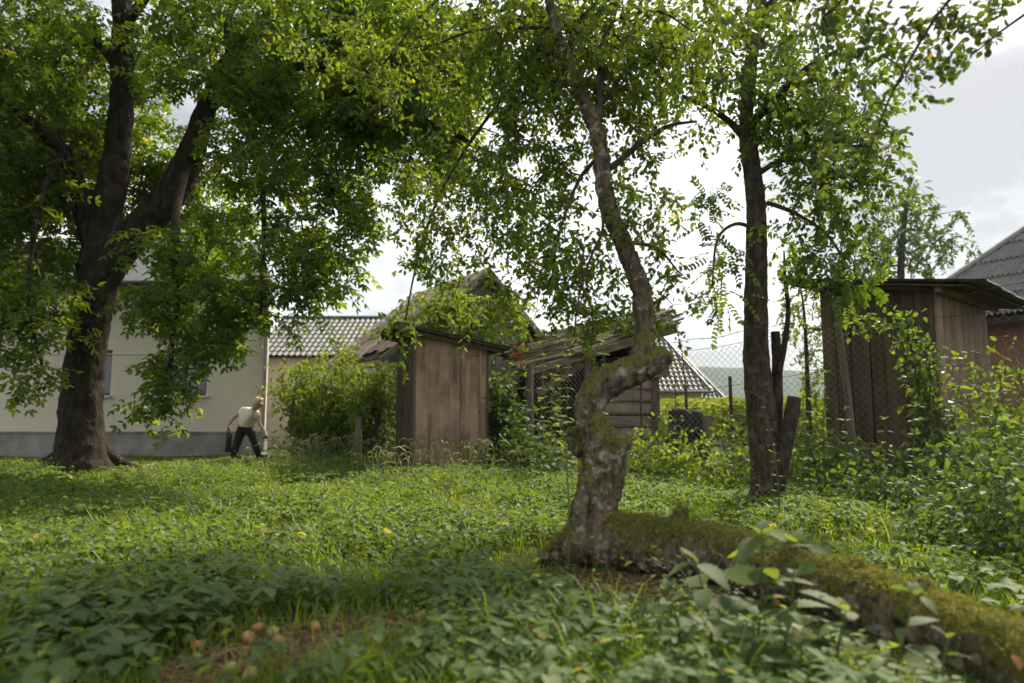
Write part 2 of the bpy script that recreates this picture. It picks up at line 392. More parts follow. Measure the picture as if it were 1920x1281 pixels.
# apples
m, t, o = mat('apple_skin'); v = node(t, 'ShaderNodeTexCoord').outputs['Object']; rn = node(t, 'ShaderNodeObjectInfo').outputs['Random']
bc = ramp(t, rn, [(0, (.20, .23, .06)), (.55, (.33, .30, .09)), (.8, (.34, .18, .06)), (1, (.30, .10, .04))])
c = mixc(t, ramp(t, noise(t, v, 18, 3), [(.5, (0, 0, 0)), (.75, (.5, .5, .5))]), bc, (.42, .20, .08))
b = node(t, 'ShaderNodeBsdfPrincipled', {'Base Color': c, 'Roughness': .4, 'Specular IOR Level': .4}); t.links.new(b.outputs[0], o.inputs[0]); M['apple'] = m
# ground
m, t, o = mat('ground_soil'); v = node(t, 'ShaderNodeTexCoord').outputs['Object']
n1 = noise(t, v, 1.1, 6); n2 = noise(t, v, 14, 5, .65)
c = ramp(t, n2, [(.3, (.038, .048, .014)), (.55, (.068, .082, .020)), (.75, (.10, .11, .032))])
c = mixc(t, ramp(t, n1, [(.52, (0, 0, 0)), (.70, (.7, .7, .7))]), c, (.085, .070, .035))
bare = node(t, 'ShaderNodeAttribute', attribute_name='rnd').outputs['Fac']
bm_ = math_(t, 'ADD', bare, math_(t, 'MULTIPLY', math_(t, 'SUBTRACT', n2, .5), 1.2))
c = mixc(t, ramp(t, bm_, [(.4, (0, 0, 0)), (.65, (1, 1, 1))]), c, ramp(t, noise(t, v, 30, 4), [(.3, (.055, .034, .018)), (.7, (.14, .090, .050))]))
bp = node(t, 'ShaderNodeBump', {'Height': n2, 'Strength': .8, 'Distance': .05})
b = node(t, 'ShaderNodeBsdfPrincipled', {'Base Color': c, 'Roughness': .95, 'Specular IOR Level': .1, 'Normal': bp.outputs[0]}); t.links.new(b.outputs[0], o.inputs[0]); M['soil'] = m
# far wooded hill
m, t, o = mat('wooded_hill'); v = node(t, 'ShaderNodeTexCoord').outputs['Object']
c = ramp(t, noise(t, v, .05, 6, .7), [(.3, (.025, .050, .022)), (.7, (.060, .095, .040))])
b = node(t, 'ShaderNodeBsdfPrincipled', {'Base Color': c, 'Roughness': 1, 'Specular IOR Level': 0}); t.links.new(b.outputs[0], o.inputs[0]); M['hill'] = m

# ================================================================== SETTING
BARE = [(G(570, 1210), .36), (G(690, 1178), .28), (G(450, 1245), .28), (G(1150, 1100), .42), (G(1290, 1105), .35), (G(215, 886), .8), (G(130, 890), .7),
        (G(500, 1010), .3), (G(380, 1275), .2)]
def bare_at(x, y):
    b = np.zeros_like(x)
    for c, r in BARE:
        d = np.hypot(x - c[0], (y - c[1]) * .8) / r
        b = np.maximum(b, np.clip(1.25 - d, 0, 1))
    return b
def axis(lo, hi, fine, a, b):
    near = np.arange(a, b + 1e-6, fine)
    L_, x, s = [], a, fine
    while x > lo: s *= 1.25; x -= s; L_.append(x)
    R_, x, s = [], b, fine
    while x < hi: s *= 1.25; x += s; R_.append(x)
    return np.array(L_[::-1] + near.tolist() + R_)
gx, gy = axis(-1700, 1700, .12, -9, 9), axis(-60, 1700, .12, 0, 19)
X, Y = np.meshgrid(gx, gy); nx, ny = len(gx), len(gy)
V = np.stack([X, Y, gh(X, Y)], -1).reshape(-1, 3)
i = (np.arange(ny - 1)[:, None] * nx + np.arange(nx - 1)[None]).reshape(-1, 1)
F = np.concatenate([i, i + 1, i + nx + 1, i + nx], 1)
o = link('ground', mesh('ground', V, F, True, bare_at(X, Y).ravel()), M['soil']); tag(o, kind='structure', label='grassy orchard ground with bare brown patches')

# far hill range
hx = np.linspace(-1500, 1800, 140); hy = np.linspace(760, 1500, 40)
X, Y = np.meshgrid(hx, hy)
prof = np.clip(np.sin((Y - 760) / 740 * math.pi), 0, 1) ** .8
Z = np.zeros_like(X)
for a in range(X.shape[0]):
    for b_ in range(X.shape[1]):
        Z[a, b_] = 80 + 26 * mnoise.noise(Vector((X[a, b_] * .0022 + 3.1, Y[a, b_] * .001, 0))) + 3.5 * mnoise.fractal(Vector((X[a, b_] * .03, Y[a, b_] * .03, 2)), 1, 2, 3)
Z = Z * prof - 3
n0, n1_ = X.shape[1], X.shape[0]
i = (np.arange(n1_ - 1)[:, None] * n0 + np.arange(n0 - 1)[None]).reshape(-1, 1)
o = link('hill', mesh('hill', np.stack([X, Y, Z], -1).reshape(-1, 3), np.concatenate([i, i + 1, i + n0 + 1, i + n0], 1), True), M['hill'])
tag(o, kind='structure', label='far blue wooded hill beyond the yellow house')

def panel(c0, c1, c2, c3, t=.02):
    """thick quad sheet"""
    c = [np.asarray(x, float) for x in (c0, c1, c2, c3)]; n = unit(np.cross(c[1] - c[0], c[3] - c[0]))
    return np.array(c + [x - n * t for x in c]), [(0, 1, 2, 3), (7, 6, 5, 4), (0, 4, 5, 1), (1, 5, 6, 2), (2, 6, 7, 3), (3, 7, 4, 0)]
UP = np.array((0, 0, 1.0))

# ---- tiled roofs ---------------------------------------------------------
def tile_mesh(name, w, l, mat_, amp, lip=.014):
    n = 8; V = []; 
    for y, dz in ((0, .0), (1.06, -.012)):
        for lay in (0, -.012):
            for k in range(n + 1):
                u = k / n; z = amp * (.5 - .5 * math.cos(TAU * u)) ** .8
                V.append((u * w * 1.02, y * l, z + (lip if y == 0 else 0) + dz + lay))
    F = []; a, b_, c_, d_ = 0, n + 1, 2 * (n + 1), 3 * (n + 1)
    for k in range(n):
        F += [(a + k, a + k + 1, c_ + k + 1, c_ + k), (b_ + k + 1, b_ + k, d_ + k, d_ + k + 1), (b_ + k, b_ + k + 1, a + k + 1, a + k)]
    me = mesh(name, np.array(V), F, False); me.materials.append(mat_); return me
def tiled_plane(T, parent, me, w, l, O, u, s, ncol, nrow, keep):
    n = unit(np.cross(u, s)); cnt = 0
    Rm = Matrix(((u[0], s[0], n[0], 0), (u[1], s[1], n[1], 0), (u[2], s[2], n[2], 0), (0, 0, 0, 1)))
    for r in range(nrow):
        for c in range(ncol):
            if not keep((c + .5) * w, (r + .5) * l): continue
            p = O + u * c * w + s * r * l
            T.inst('tile', me, Matrix.Translation(Vector(p)) @ Rm, parent); cnt += 1
    return cnt

# ---- cream house ---------------------------------------------------------
HY = 16.2
xr = P(494, 700, HY)[0]; xl = -19.0
T = Thing('house', 'long cream plastered house with grey plinth behind the big walnut tree', 'house', (xr - 4, HY, 0))
zp = P(300, 812, HY)[2]; ze = P(480, 533, HY)[2]
wins = []
for (a, b, c, d) in ((128, 206, 656, 742), (292, 386, 656, 742), (-120, -30, 656, 742)):
    wins.append((P(a, d, HY)[0], P(b, d, HY)[0], P(a, d, HY)[2], P(a, c, HY)[2]))
wins.sort()
segs = []; x0 = xl
for (a, b, lo, hi) in wins + [(xr, xr, 0, 0)]:
    segs.append(beam((x0, HY + .15, (zp + ze) / 2), (a, HY + .15, (zp + ze) / 2), ze - zp, .30, UP)); x0 = b
for (a, b, lo, hi) in wins:
    segs.append(beam((a, HY + .15, (zp + lo) / 2), (b, HY + .15, (zp + lo) / 2), lo - zp, .30, UP))
    segs.append(beam((a, HY + .15, (hi + ze) / 2), (b, HY + .15, (hi + ze) / 2), ze - hi, .30, UP))
segs.append(beam((xr - .17, HY + .31, (zp + ze) / 2), (xr - 1.6, HY + 3.4, (zp + ze) / 2), ze - zp, .30, UP))
V, F = join(segs); wall = T.part('wall', V, F, M['plaster'])
V, F = join([beam((xl, HY + .16, zp / 2 - .1), (xr + .03, HY + .16, zp / 2 - .1), zp + .2, .40, UP), beam((xl, HY + .13, zp + .018), (xr + .04, HY + .13, zp + .018), .035, .40, UP)])
T.part('plinth', V, F, M['plinth'])
V, F = beam((xl, HY - .012, P(0, 664, HY)[2]), (xr, HY - .012, P(0, 664, HY)[2]), .02, .02, UP); T.part('render_joint', V, F, M['plaster'], wall)
for (a, b, lo, hi) in wins:
    fr = []
    for q in ((a + .03, lo, a + .03, hi), (b - .03, lo, b - .03, hi), ((a + b) / 2, lo + .06, (a + b) / 2, hi - .06)):
        fr.append(beam((q[0], HY + .14, q[1]), (q[2], HY + .14, q[3]), .07, .07, (1, 0, 0)))
    for z in (lo + .03, hi - .03): fr.append(beam((a + .06, HY + .145, z), (b - .06, HY + .145, z), .07, .06, UP))
    V, F = join(fr); wo = T.part('window', V, F, M['brownp'])
    for s in (0, 1):
        xa = a + .065 + s * ((b - a) / 2 - .03); xb = xa + (b - a) / 2 - .1
        V, F = beam((xa, HY + .16, (lo + hi) / 2), (xb, HY + .16, (lo + hi) / 2), hi - lo - .12, .012, UP); T.part('pane', V, F, M['glass'], wo)
    V, F = beam((a - .05, HY - .04, lo - .02), (b + .05, HY - .04, lo - .02), .04, .18, UP); T.part('sill', V, F, M['white'], wo)
# roof with eave boards
V, F = panel((xl, HY - .45, ze - .05), (xr + .3, HY - .45, ze - .05), (xr - 1.2, HY + 2.6, ze + 1.7), (xl, HY + 2.6, ze + 1.7), .1)
rf = T.part('roof', V, F, M['tile_grey'])
V, F = beam((xl, HY - .22, ze - .03), (xr + .25, HY - .22, ze - .03), .04, .48, UP); T.part('soffit', V, F, M['brownp'], rf)
V, F = tube([(xl, HY - .5, ze - .06), (xr + .3, HY - .5, ze - .06)], .06, 8); T.part('gutter', V, F, M['gutter'], rf)
V, F = tube([(xr + .06, HY - .42, ze - .1), (xr + .06, HY - .09, ze - .4), (xr + .06, HY - .09, .1)], .045, 8); T.part('downpipe', V, F, M['pipe'])

# ---- outbuilding with grey wavy tiles behind the shrubs ------------------
Y0 = 20.5
zE = P(650, 668, Y0)[2]; Y1 = 23.3; zR = P(650, 597, Y1)[2]
O = np.array((P(470, 668, Y0)[0], Y0, zE)); E = np.array((P(752, 668, Y0)[0], Y0, zE)); s = np.array((0, Y1 - Y0, zR - zE)); sl = np.linalg.norm(s)
T = Thing('outbuilding', 'low outbuilding with grey wavy tile roof between house and rusty barn', 'outbuilding', ((O[0] + E[0]) / 2, Y0 + 1, 0))
V, F = beam((O[0], Y0 + .5, zE / 2), (E[0], Y0 + .5, zE / 2), zE, .3, UP); T.part('wall', V, F, M['plaster'])
V, F = panel(O + (0, 0, -.03), E + (0, 0, -.03), E + s + (0, 0, -.03), O + s + (0, 0, -.03), .05); rf = T.part('roof', V, F, M['gutter'])
tm = tile_mesh('grey_tile', .175, .34, M['tile_grey'], .045)
tiled_plane(T, rf, tm, .175, .34, O, np.array((1., 0, 0)), s / sl, int((E[0] - O[0]) / .175), int(sl / .34), lambda a, b: True)
V, F = tube([O + s + (0, 0, .03), E + s + (0, 0, .03)], .06, 8); T.part('ridge_cap', V, F, M['tile_grey'], rf)

# ---- barn with rusty roof ------------------------------------------------
th = R(33); uu = np.array((math.cos(th), math.sin(th), 0)); vv = np.array((-math.sin(th), math.cos(th), 0))
BA = P(905, 508, 16.0); zA = BA[2]; base = np.array((BA[0], 16.0, 0))
B = lambda a, b, z: base + uu * a + vv * b + UP * z
aR = 1.5; zRt = zA - 1.46; aL = -2.55; zLt = zA - 2.15
T = Thing('barn', 'old barn with rusty sheet roof and grey plank gable behind the outhouse', 'barn', base)
# gable boards, each its own
x = aL + .25; gab = []
while x < aR - .12:
    wd = rng.uniform(.13, .19); xm = x + wd / 2
    top = zA - .09 - (xm * (zA - zRt) / aR if xm > 0 else -xm * (zA - zLt) / -aL) - .06
    V, F = beam(B(xm, .05 + rng.uniform(-.012, .012), .0), B(xm + rng.uniform(-.01, .01), .05, top), wd - .012, .028, uu, .003); T.part('plank', V, F, M['grey_wood'])
    x += wd
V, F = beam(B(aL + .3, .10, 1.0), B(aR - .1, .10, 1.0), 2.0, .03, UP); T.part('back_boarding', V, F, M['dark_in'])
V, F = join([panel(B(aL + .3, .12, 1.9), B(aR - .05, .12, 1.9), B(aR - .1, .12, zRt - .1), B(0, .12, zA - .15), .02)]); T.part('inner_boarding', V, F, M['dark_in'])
V, F = beam(B(-.9, -.0, zA - 1.25), B(1.3, -.0, zA - 1.25), .10, .05, UP); T.part('tie_beam', V, F, M['grey_wood'])
DEP = 3.6
rf = None
for side, a1, z1 in ((-1, aL, zLt), (1, aR, zRt)):
    V, F = panel(B(0, -.28, zA - .03), B(0, DEP, zA - .03), B(a1, DEP, z1 - .03), B(a1, -.28, z1 - .03), .03)
    if side > 0: V, F = panel(B(a1, -.28, z1 - .03), B(a1, DEP, z1 - .03), B(0, DEP, zA - .03), B(0, -.28, zA - .03), .03)
    rf = T.part('roof', V, F, M['dark_in'])
    nsh = 11; bw = (DEP + .28) / nsh
    L_ = math.hypot(a1, zA - z1); nn = unit(np.cross(vv, B(0, 0, zA) - B(a1, 0, z1))); nn = nn if nn[2] > 0 else -nn
    for k in range(nsh):
        b0 = -.28 + k * bw + .01; lift = rng.uniform(.005, .05); V = []; F = []
        for e_, (aa, zz) in enumerate(((0, zA), (a1, z1))):
            ext = 1 + rng.uniform(-.10, .08) if e_ else 1
            for q in range(7):
                zc = .018 * (q % 2)
                p = B(aa * ext, b0 + bw * .98 * q / 6, zA + (zz - zA) * ext) + nn * (zc + lift); V.append(p)
        for q in range(6): F.append((q, q + 1, 8 + q, 7 + q))
        T.part('roof_sheet', V, F, M['rust'], rf)
    V, F = beam(B(0, -.30, zA - .05), B(a1 * 1.02, -.30, zA + (z1 - zA) * 1.02 - .05), .13, .03, UP); T.part('verge_board', V, F, M['grey_wood'], rf)

# ---- middle outhouse -----------------------------------------------------
th = R(22); uu = np.array((math.cos(th), math.sin(th), 0)); vv = np.array((-math.sin(th), math.cos(th), 0))
base = np.array((P(775, 700, 11.2)[0], 11.2, 0)); Wd, Dp = 1.29, 1.15
B2 = lambda a, b, z: base + uu * a + vv * b + UP * z
ztop = lambda a: 2.23 - .165 * a
T = Thing('outhouse', 'small weathered brown wooden outhouse with slanting roof in the middle', 'outhouse', base)
x = .045; k = 0
for wd in (.21, .19, .17, .20, .16, .17, .145):
    a0, a1 = x, x + wd
    dz_ = rng.uniform(-.012, .012); yo = rng.uniform(-.006, .006)
    g = .002
    V = [B2(a0 + g, yo, -.06), B2(a1 - g, yo, -.06), B2(a1 - g, yo + .025, -.06), B2(a0 + g, yo + .025, -.06), B2(a0 + g, yo, ztop(a0) + dz_), B2(a1 - g, yo, ztop(a1) + dz_), B2(a1 - g, yo + .025, ztop(a1) + dz_), B2(a0 + g, yo + .025, ztop(a0) + dz_)]
    T.part('plank', V, BOXF, M['out_wood']); x += wd
V, F = beam(B2(.83, -.022, .02), B2(.84, -.022, ztop(.83) - .02), .07, .022, uu); T.part('batten', V, F, M['out_wood'])
V, F = beam(B2(1.14, -.02, .02), B2(1.14, -.02, ztop(1.14) - .02), .035, .02, uu); T.part('batten', V, F, M['out_wood'])
V, F = beam(B2(.3, -.006, 1.93), B2(1.27, -.006, 1.90), .014, .02, UP); T.part('seam_lath', V, F, M['out_wood'])
for a, b in ((.02, .02), (1.27, .02), (.02, Dp), (1.27, Dp)):
    V, F = beam(B2(a, b, -.05), B2(a, b, ztop(a) - .03), .05, .05, uu); T.part('corner_post', V, F, M['out_dark'])
# left side: door of two boards and trim
dr = None
V, F = beam(B2(-.015, .36, .12), B2(-.015, .36, 1.90), .47, .025, vv); dr = T.part('door', V, F, M['out_dark'])
V, F = beam(B2(-.017, .845, .12), B2(-.017, .845, 1.90), .47, .025, vv); T.part('plank', V, F, M['out_dark'], dr)
V, F = beam(B2(-.035, .60, .95), B2(-.035, .60, 1.07), .03, .03, vv); T.part('latch', V, F, M['iron'], dr)
V, F = beam(B2(-.035, .14, .80), B2(-.035, .14, 1.0), .04, .015, vv); T.part('hinge', V, F, M['iron'], dr)
V, F = beam(B2(-.012, .075, .0), B2(-.012, .075, 2.2), .09, .03, vv); T.part('door_frame', V, F, M['out_dark'])
for z in (1.96, 2.06, 2.15):
    V, F = beam(B2(0, .12, z), B2(0, Dp, z - .03), .06, .02, UP); T.part('slat', V, F, M['out_dark'])
V, F = beam(B2(.65, Dp, 1.0), B2(.66, Dp, ztop(.65) - .05), 1.25, .02, uu); T.part('back_wall', V, F, M['out_dark'])
V, F = beam(B2(1.28, .6, 0), B2(1.28, .6, ztop(1.28) - .05), 1.1, .02, vv); T.part('side_wall', V, F, M['out_dark'])
c = [B2(-.34, -.30, ztop(-.34) + .09), B2(1.62, -.30, ztop(1.62) + .08), B2(1.62, 1.4, ztop(1.62) + .1), B2(-.34, 1.4, ztop(-.34) + .1)]
V, F = panel(*c, t=.022); rf = T.part('roof', V, F, M['roof_felt'])
V, F = panel(*[q - UP * .026 for q in (c[0] + uu * .03 + vv * .03, c[1] - uu * .03 + vv * .03, c[2] - uu * .03, c[3] + uu * .03)], t=.03); T.part('roof_boarding', V, F, M['out_dark'], rf)
for b in (-.12, .55, 1.15):
    V, F = beam(B2(-.30, b, ztop(-.3) - .005), B2(1.52, b, ztop(1.52) - .01), .05, .06, vv); T.part('rafter', V, F, M['out_dark'], rf)
OUTHOUSE = base

# ---- lean-to shed with rough slab roof ------------------------------------
A = P(1004, 692, 12.2); Bc = P(940, 652, 15.2); C = P(1215, 588, 16.2); D = P(1262, 612, 12.9)
T = Thing('timber_shed', 'open timber shed with mossy rough slab roof and log wall behind the fence', 'shed', (A[0] + 1.2, 13.2, 0))
V, F = panel(A - UP * .08, D - UP * .08, C - UP * .08, Bc - UP * .08, .03); rf = T.part('roof', V, F, M['dark_in'])
nst = 88
for k in range(nst):
    for half in range(3):
        f0 = (k + .5) / nst + rng.uniform(-.012, .012); f1 = f0 + rng.normal(0, .07)
        s0 = half / 3 - .03 + rng.uniform(-.06, .04); s1 = s0 + rng.uniform(.36, .46)
        q0 = (A * (1 - s0) + D * s0) * (1 - f0) + (Bc * (1 - s0) + C * s0) * f0
        q1 = (A * (1 - s1) + D * s1) * (1 - f1) + (Bc * (1 - s1) + C * s1) * f1
        h = .03 * half + rng.uniform(-.04, .045)
        V, F = beam(q0 + UP * (h + rng.uniform(-.01, .02)), q1 + UP * h, rng.uniform(.04, .11), rng.uniform(.012, .04), (0, 1, .2 + rng.normal(0, .4)), .014)
        T.part('roof_slab', V, F, M['roof_slab'], rf)
V, F = beam(A + (-.1, -.05, -.06), D + (.05, -.05, -.06), .14, .04, UP, .01); T.part('verge_board', V, F, M['beam_wood'], rf)
# log wall
lx0, lx1 = P(1128, 800, 13)[0], P(1222, 800, 13)[0]
zb = 0.0
for k in range(7):
    z = .10 + k * .232; r_ = .112
    pts, rr = resample([(lx0 - .25, 13.0, z), ((lx0 + lx1) / 2, 13.0 + rng.uniform(-.01, .01), z + rng.uniform(-.01, .01)), (lx1, 13.0, z)], [r_, r_, r_ * .97], .5)
    V, F = tube(pts, rr, 12); V[:, 1] = 13 + np.clip(V[:, 1] - 13, -.07, .07); T.part('log', V, F, M['log_wood'])
V, F = beam((lx1 + .06, 12.93, -.05), (lx1 + .06, 12.93, 1.75), .13, .17, (1, 0, 0), .006); T.part('post', V, F, M['out_dark'])
V, F = beam((lx1 - .05, 12.85, 1.70), (lx1 + .30, 12.85, 1.72), .20, .2, UP, .01); T.part('log_end', V, F, M['log_wood'])
a_ = P(1102, 668, 12.8); V, F = beam((a_[0], 12.8, -.05), a_, .12, .12, (1, 0, 0), .005); T.part('post', V, F, M['rail_wood'])
V, F = beam(P(1008, 738, 12.5), P(1092, 682, 12.7), .13, .06, UP, .008); T.part('brace', V, F, M['beam_wood'])
V, F = beam(P(1005, 702, 12.5), P(1075, 692, 12.6), .06, .05, UP, .008); T.part('rail', V, F, M['beam_wood'])
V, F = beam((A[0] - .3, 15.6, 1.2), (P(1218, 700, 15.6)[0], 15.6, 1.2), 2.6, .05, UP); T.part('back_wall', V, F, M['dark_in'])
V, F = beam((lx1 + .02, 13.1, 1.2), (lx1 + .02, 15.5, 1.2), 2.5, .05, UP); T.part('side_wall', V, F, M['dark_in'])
V, F = beam((A[0] - .1, 12.9, -.05), (A[0] - .1, 12.9, 1.72), .12, .12, (1, 0, 0), .005); T.part('post', V, F, M['rail_wood'])

# ---- yellow house far behind ---------------------------------------------
Yf = 33.0
zE = P(1300, 733, Yf)[2]; xE0, xE1 = P(1120, 733, Yf)[0], P(1332, 733, Yf)[0]
T = Thing('house', 'yellow house with dark tiled hip roof far behind the fence', 'house', (xE0 + 3, Yf + 2, 0))
V, F = beam((xE0, Yf + .6, zE / 2), (xE1 - .3, Yf + .6, zE / 2), zE, .3, UP); T.part('wall', V, F, M['yellow'])
V, F = beam((xE1 - .45, Yf + .8, zE / 2), (xE1 - .45, Yf + 6, zE / 2), zE, .3, UP); T.part('wall', V, F, M['yellow'])
Y1 = 37.0; zR = P(1240, 622, Y1)[2]; xH = P(1232, 622, Y1)[0]
O = np.array((xE0, Yf, zE)); s = np.array((0, Y1 - Yf, zR - zE)); sl = np.linalg.norm(s); run = xE1 - xH
V, F = panel(O - UP * .04, np.array((xE1, Yf, zE - .04)), np.array((xH, Y1, zR - .04)), O + s - UP * .04, .05); rf = T.part('roof', V, F, M['gutter'])
tm = tile_mesh('dark_tile', .24, .36, M['tile_green'], .06, .05)
tiled_plane(T, rf, tm, .24, .36, O, np.array((1., 0, 0)), s / sl, int((xE1 - xE0) / .24) + 1, int(sl / .36), lambda a, b: a < (xE1 - xE0) - run * b / sl + .1)
V, F = tube([(xE1, Yf - .02, zE + .08), (xH, Y1, zR + .08)], .07, 8); T.part('hip_cap', V, F, M['tile_green'], rf)
V, F = tube([(xE0, Yf - .08, zE - .05), (xE1 + .1, Yf - .08, zE - .05)], .08, 8); T.part('gutter', V, F, M['gutter'], rf)
V, F = tube([(xE1 - .2, Yf - .05, zE - .1), (xE1 - .4, Yf + .3, zE - .5), (xE1 - .4, Yf + .3, .1)], .05, 8); T.part('downpipe', V, F, M['gutter'])
# wing behind, its roof reaching lower to the right
Yw = 38.0
O = P(1225, 778, Yw); e1 = P(1386, 778, Yw); Y1w = 43.5; top = P(1262, 652, Y1w); s = np.array((0, Y1w - Yw, top[2] - O[2])); sl = np.linalg.norm(s); run = e1[0] - top[0]
V, F = panel(O - UP * .04, e1 - UP * .04, np.array((top[0], Y1w, top[2] - .04)), O + s - UP * .04, .05); rf = T.part('wing_roof', V, F, M['gutter'])
tiled_plane(T, rf, tm, .24, .36, O, np.array((1., 0, 0)), s / sl, int((e1[0] - O[0]) / .24) + 1, int(sl / .36), lambda a, b: (a < (e1[0] - O[0]) - run * b / sl + .1) and a > 2.4 - .0 * b)
V, F = tube([e1 + (0, 0, .1), top + (0, 0, .1)], .08, 8); T.part('hip_cap', V, F, M['tile_green'], rf)
V, F = beam((O[0], Yw + .5, O[2] / 2), (e1[0] - .4, Yw + .5, O[2] / 2), max(.3, O[2]), .3, UP); T.part('wall', V, F, M['yellow'])

# ---- house with grey corrugated hip roof on the right ----------------------
c0 = P(1650, 618, 15.0); us = unit((.5, -.87, 0)); hin = np.array((.87, .5, 0)); ss = unit(hin * .8 + UP * .6); sl = 5.6; hipk = .45; nn = np.cross(us, ss); nn = nn if nn[2] > 0 else -nn; EL = 7.5
T = Thing('house', 'brick house with grey corrugated hip roof behind the dark plank shed', 'house', (c0[0] + 2, c0[1] - 1, 0))
Q = lambda a, b: c0 + us * a + ss * b
V, F = panel(Q(0, 0) - nn * .06, Q(EL, 0) - nn * .06, Q(EL, sl) - nn * .06, Q(hipk * sl, sl) - nn * .06, .03); rf = T.part('roof', V, F, M['dark_in'])
wsh, lsh = 1.05, .78
for r_ in range(int(math.ceil(sl / lsh))):
    s0, s1 = r_ * lsh, min(sl, (r_ + 1) * lsh + .12)
    for q in range(int(EL / wsh) + 1):
        m_ = 22; V, F = [], []; j0 = rng.uniform(-.012, .02)
        for ph in range(m_ + 1):
            xx = q * wsh + ph / m_ * wsh * 1.02; hi = min(s1, xx / hipk); zc = .036 * math.cos(ph * math.pi)
            if hi < s0 + .06: continue
            V += [Q(xx, s0 + j0) + nn * (zc + .05), Q(xx, hi) + nn * (zc + .014)]
        n_ = len(V) // 2
        if n_ < 2: continue
        F = [(ph * 2, ph * 2 + 2, ph * 2 + 3, ph * 2 + 1) for ph in range(n_ - 1)]
        T.part('roof_sheet', V, F, M['asb'], rf)
V, F = tube([Q(0, 0) + nn * .06, Q(hipk * sl, sl) + nn * .06], .07, 8); T.part('hip_cap', V, F, M['asb'], rf)
V, F = panel(Q(0, 0) - nn * .07, Q(hipk * sl, sl) - nn * .07, Q(hipk * sl, sl) + (1.5, 1.5, -.3), c0 + (3, 4, 0), .04); T.part('hip_side', V, F, M['asb'], rf)
W0 = c0 + hin * .45; bz = c0[2] + .18
wb = lambda a, z, d=0: np.array((W0[0], W0[1], 0)) + us * a + hin * d + UP * z
V, F = beam(wb(.4, bz / 2, .15), wb(EL, bz / 2, .15), bz, .3, UP); wall = T.part('wall', V, F, M['mortar'])
V, F = beam(wb(.55, bz / 2, .32), wb(.55, bz / 2, 4), bz, .3, UP); T.part('wall', V, F, M['mortar'])
bl, bh = .25, .075
bv, bf = beam((0, 0, 0), (bl - .014, 0, 0), bh - .014, .03, UP); bme = mesh('brick', bv, bf); bme.materials.append(M['brick'])
cnt = 0; RZ = Matrix.Rotation(math.atan2(us[1], us[0]), 4, 'Z')
for r_ in range(int(bz / bh) - 1, 4, -1):
    x = 1.7 + (r_ % 2) * bl / 2
    while x < 4.3 and cnt < 300:
        T.inst('brick', bme, Matrix.Translation(Vector(wb(x, r_ * bh + .04, -.002 + rng.uniform(-.003, .003)))) @ RZ, wall); x += bl; cnt += 1
V, F = beam(Q(-.05, .02) - UP * .10, Q(EL, .02) - UP * .10, .12, .03, UP); T.part('fascia', V, F, M['dark_in'], rf)

# ---- dark plank shed on the right ------------------------------------------
Np = np.array((5.40, 8.80, 0)); ff = unit((-.69, .72, 0)); sd_ = unit((.72, .69, 0))
S = lambda a, b, z: Np + ff * a + sd_ * b + UP * z
zr = lambda a, b: 2.57 + .156 * (a + .3) + .023 * (b + .25)
T = Thing('plank_shed', 'tall dark plank shed with thin corrugated roof behind the wire fence', 'shed', Np)
x = 0.0
for wd in (.20, .17, .22, .19, .24, .20, .19):
    tp = zr(x, 0) - .07
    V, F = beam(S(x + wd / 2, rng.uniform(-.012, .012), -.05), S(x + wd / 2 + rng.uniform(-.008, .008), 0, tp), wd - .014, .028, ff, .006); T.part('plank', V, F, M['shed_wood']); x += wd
fw = x
V, F = beam(S(fw / 2, .04, 0), S(fw / 2, .04, 2.4), fw - .05, .02, ff); T.part('dark_backing', V, F, M['dark_in'])
x = 0.06
for wd in (.26, .28, .27, .29, .28, .30, .28, .28, .3):
    tp = zr(0, x) - .10
    pts, rr = resample([S(0, x + wd / 2, -.05), S(0, x + wd / 2 + rng.uniform(-.01, .01), 1.2), S(0, x + wd / 2, tp)], [wd * .42, wd * .41, wd * .39], .4)
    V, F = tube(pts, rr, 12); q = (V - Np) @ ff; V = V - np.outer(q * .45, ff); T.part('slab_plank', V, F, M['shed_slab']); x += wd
V, F = beam(S(.10, .1, 1.2), S(.10, 2.5, 1.2), 2.3, .02, UP); T.part('dark_backing', V, F, M['dark_in'])  # dark sheet added to stop light passing between the slabs
V, F = beam(S(fw, .1, 1.25), S(fw, 2.6, 1.25), 2.4, .03, UP); T.part('side_wall', V, F, M['shed_wood'])
# roof sheets: corrugation along the slope (a), butted along b
b0, b1, a0, a1 = -.28, 3.1, -.62, 1.85
rf = None
V, F = panel(S(a0 + .15, b0 + .02, zr(a0 + .15, b0) - .075), S(a0 + .15, b1, zr(a0 + .15, b1) - .075), S(a1, b1, zr(a1, b1) - .075), S(a1, b0 + .02, zr(a1, b0) - .075), .02)
rf = T.part('roof', V, F, M['shed_wood'])
nsh = 4
for k in range(nsh):
    bb0 = b0 + (b1 - b0) * k / nsh; bw = (b1 - b0) / nsh * 1.03; V, F = [], []; m_ = 22; j0 = rng.uniform(-.08, .06); j1 = rng.uniform(0, .05)
    for q in range(m_ + 1):
        bb = bb0 + bw * q / m_; zc = .016 * math.cos(q * math.pi)
        V += [S(a0 + j0, bb, zr(a0, bb) - .03 + zc + k * .003), S(a1 + j1, bb, zr(a1, bb) - .03 + zc + k * .003)]
    for q in range(m_): F.append((q * 2, q * 2 + 1, q * 2 + 3, q * 2 + 2))
    T.part('roof_sheet', V, F, M['corr'], rf)
V, F = beam(S(.0, -.12, zr(0, 0) - .11), S(fw, -.12, zr(fw, 0) - .11), .08, .05, UP); T.part('rafter', V, F, M['shed_wood'], rf)
V, F = beam(S(-.12, -.2, zr(-.12, 0) - .13), S(-.12, 2.9, zr(-.12, 2.9) - .13), .09, .06, UP); T.part('wall_plate', V, F, M['shed_slab'], rf)

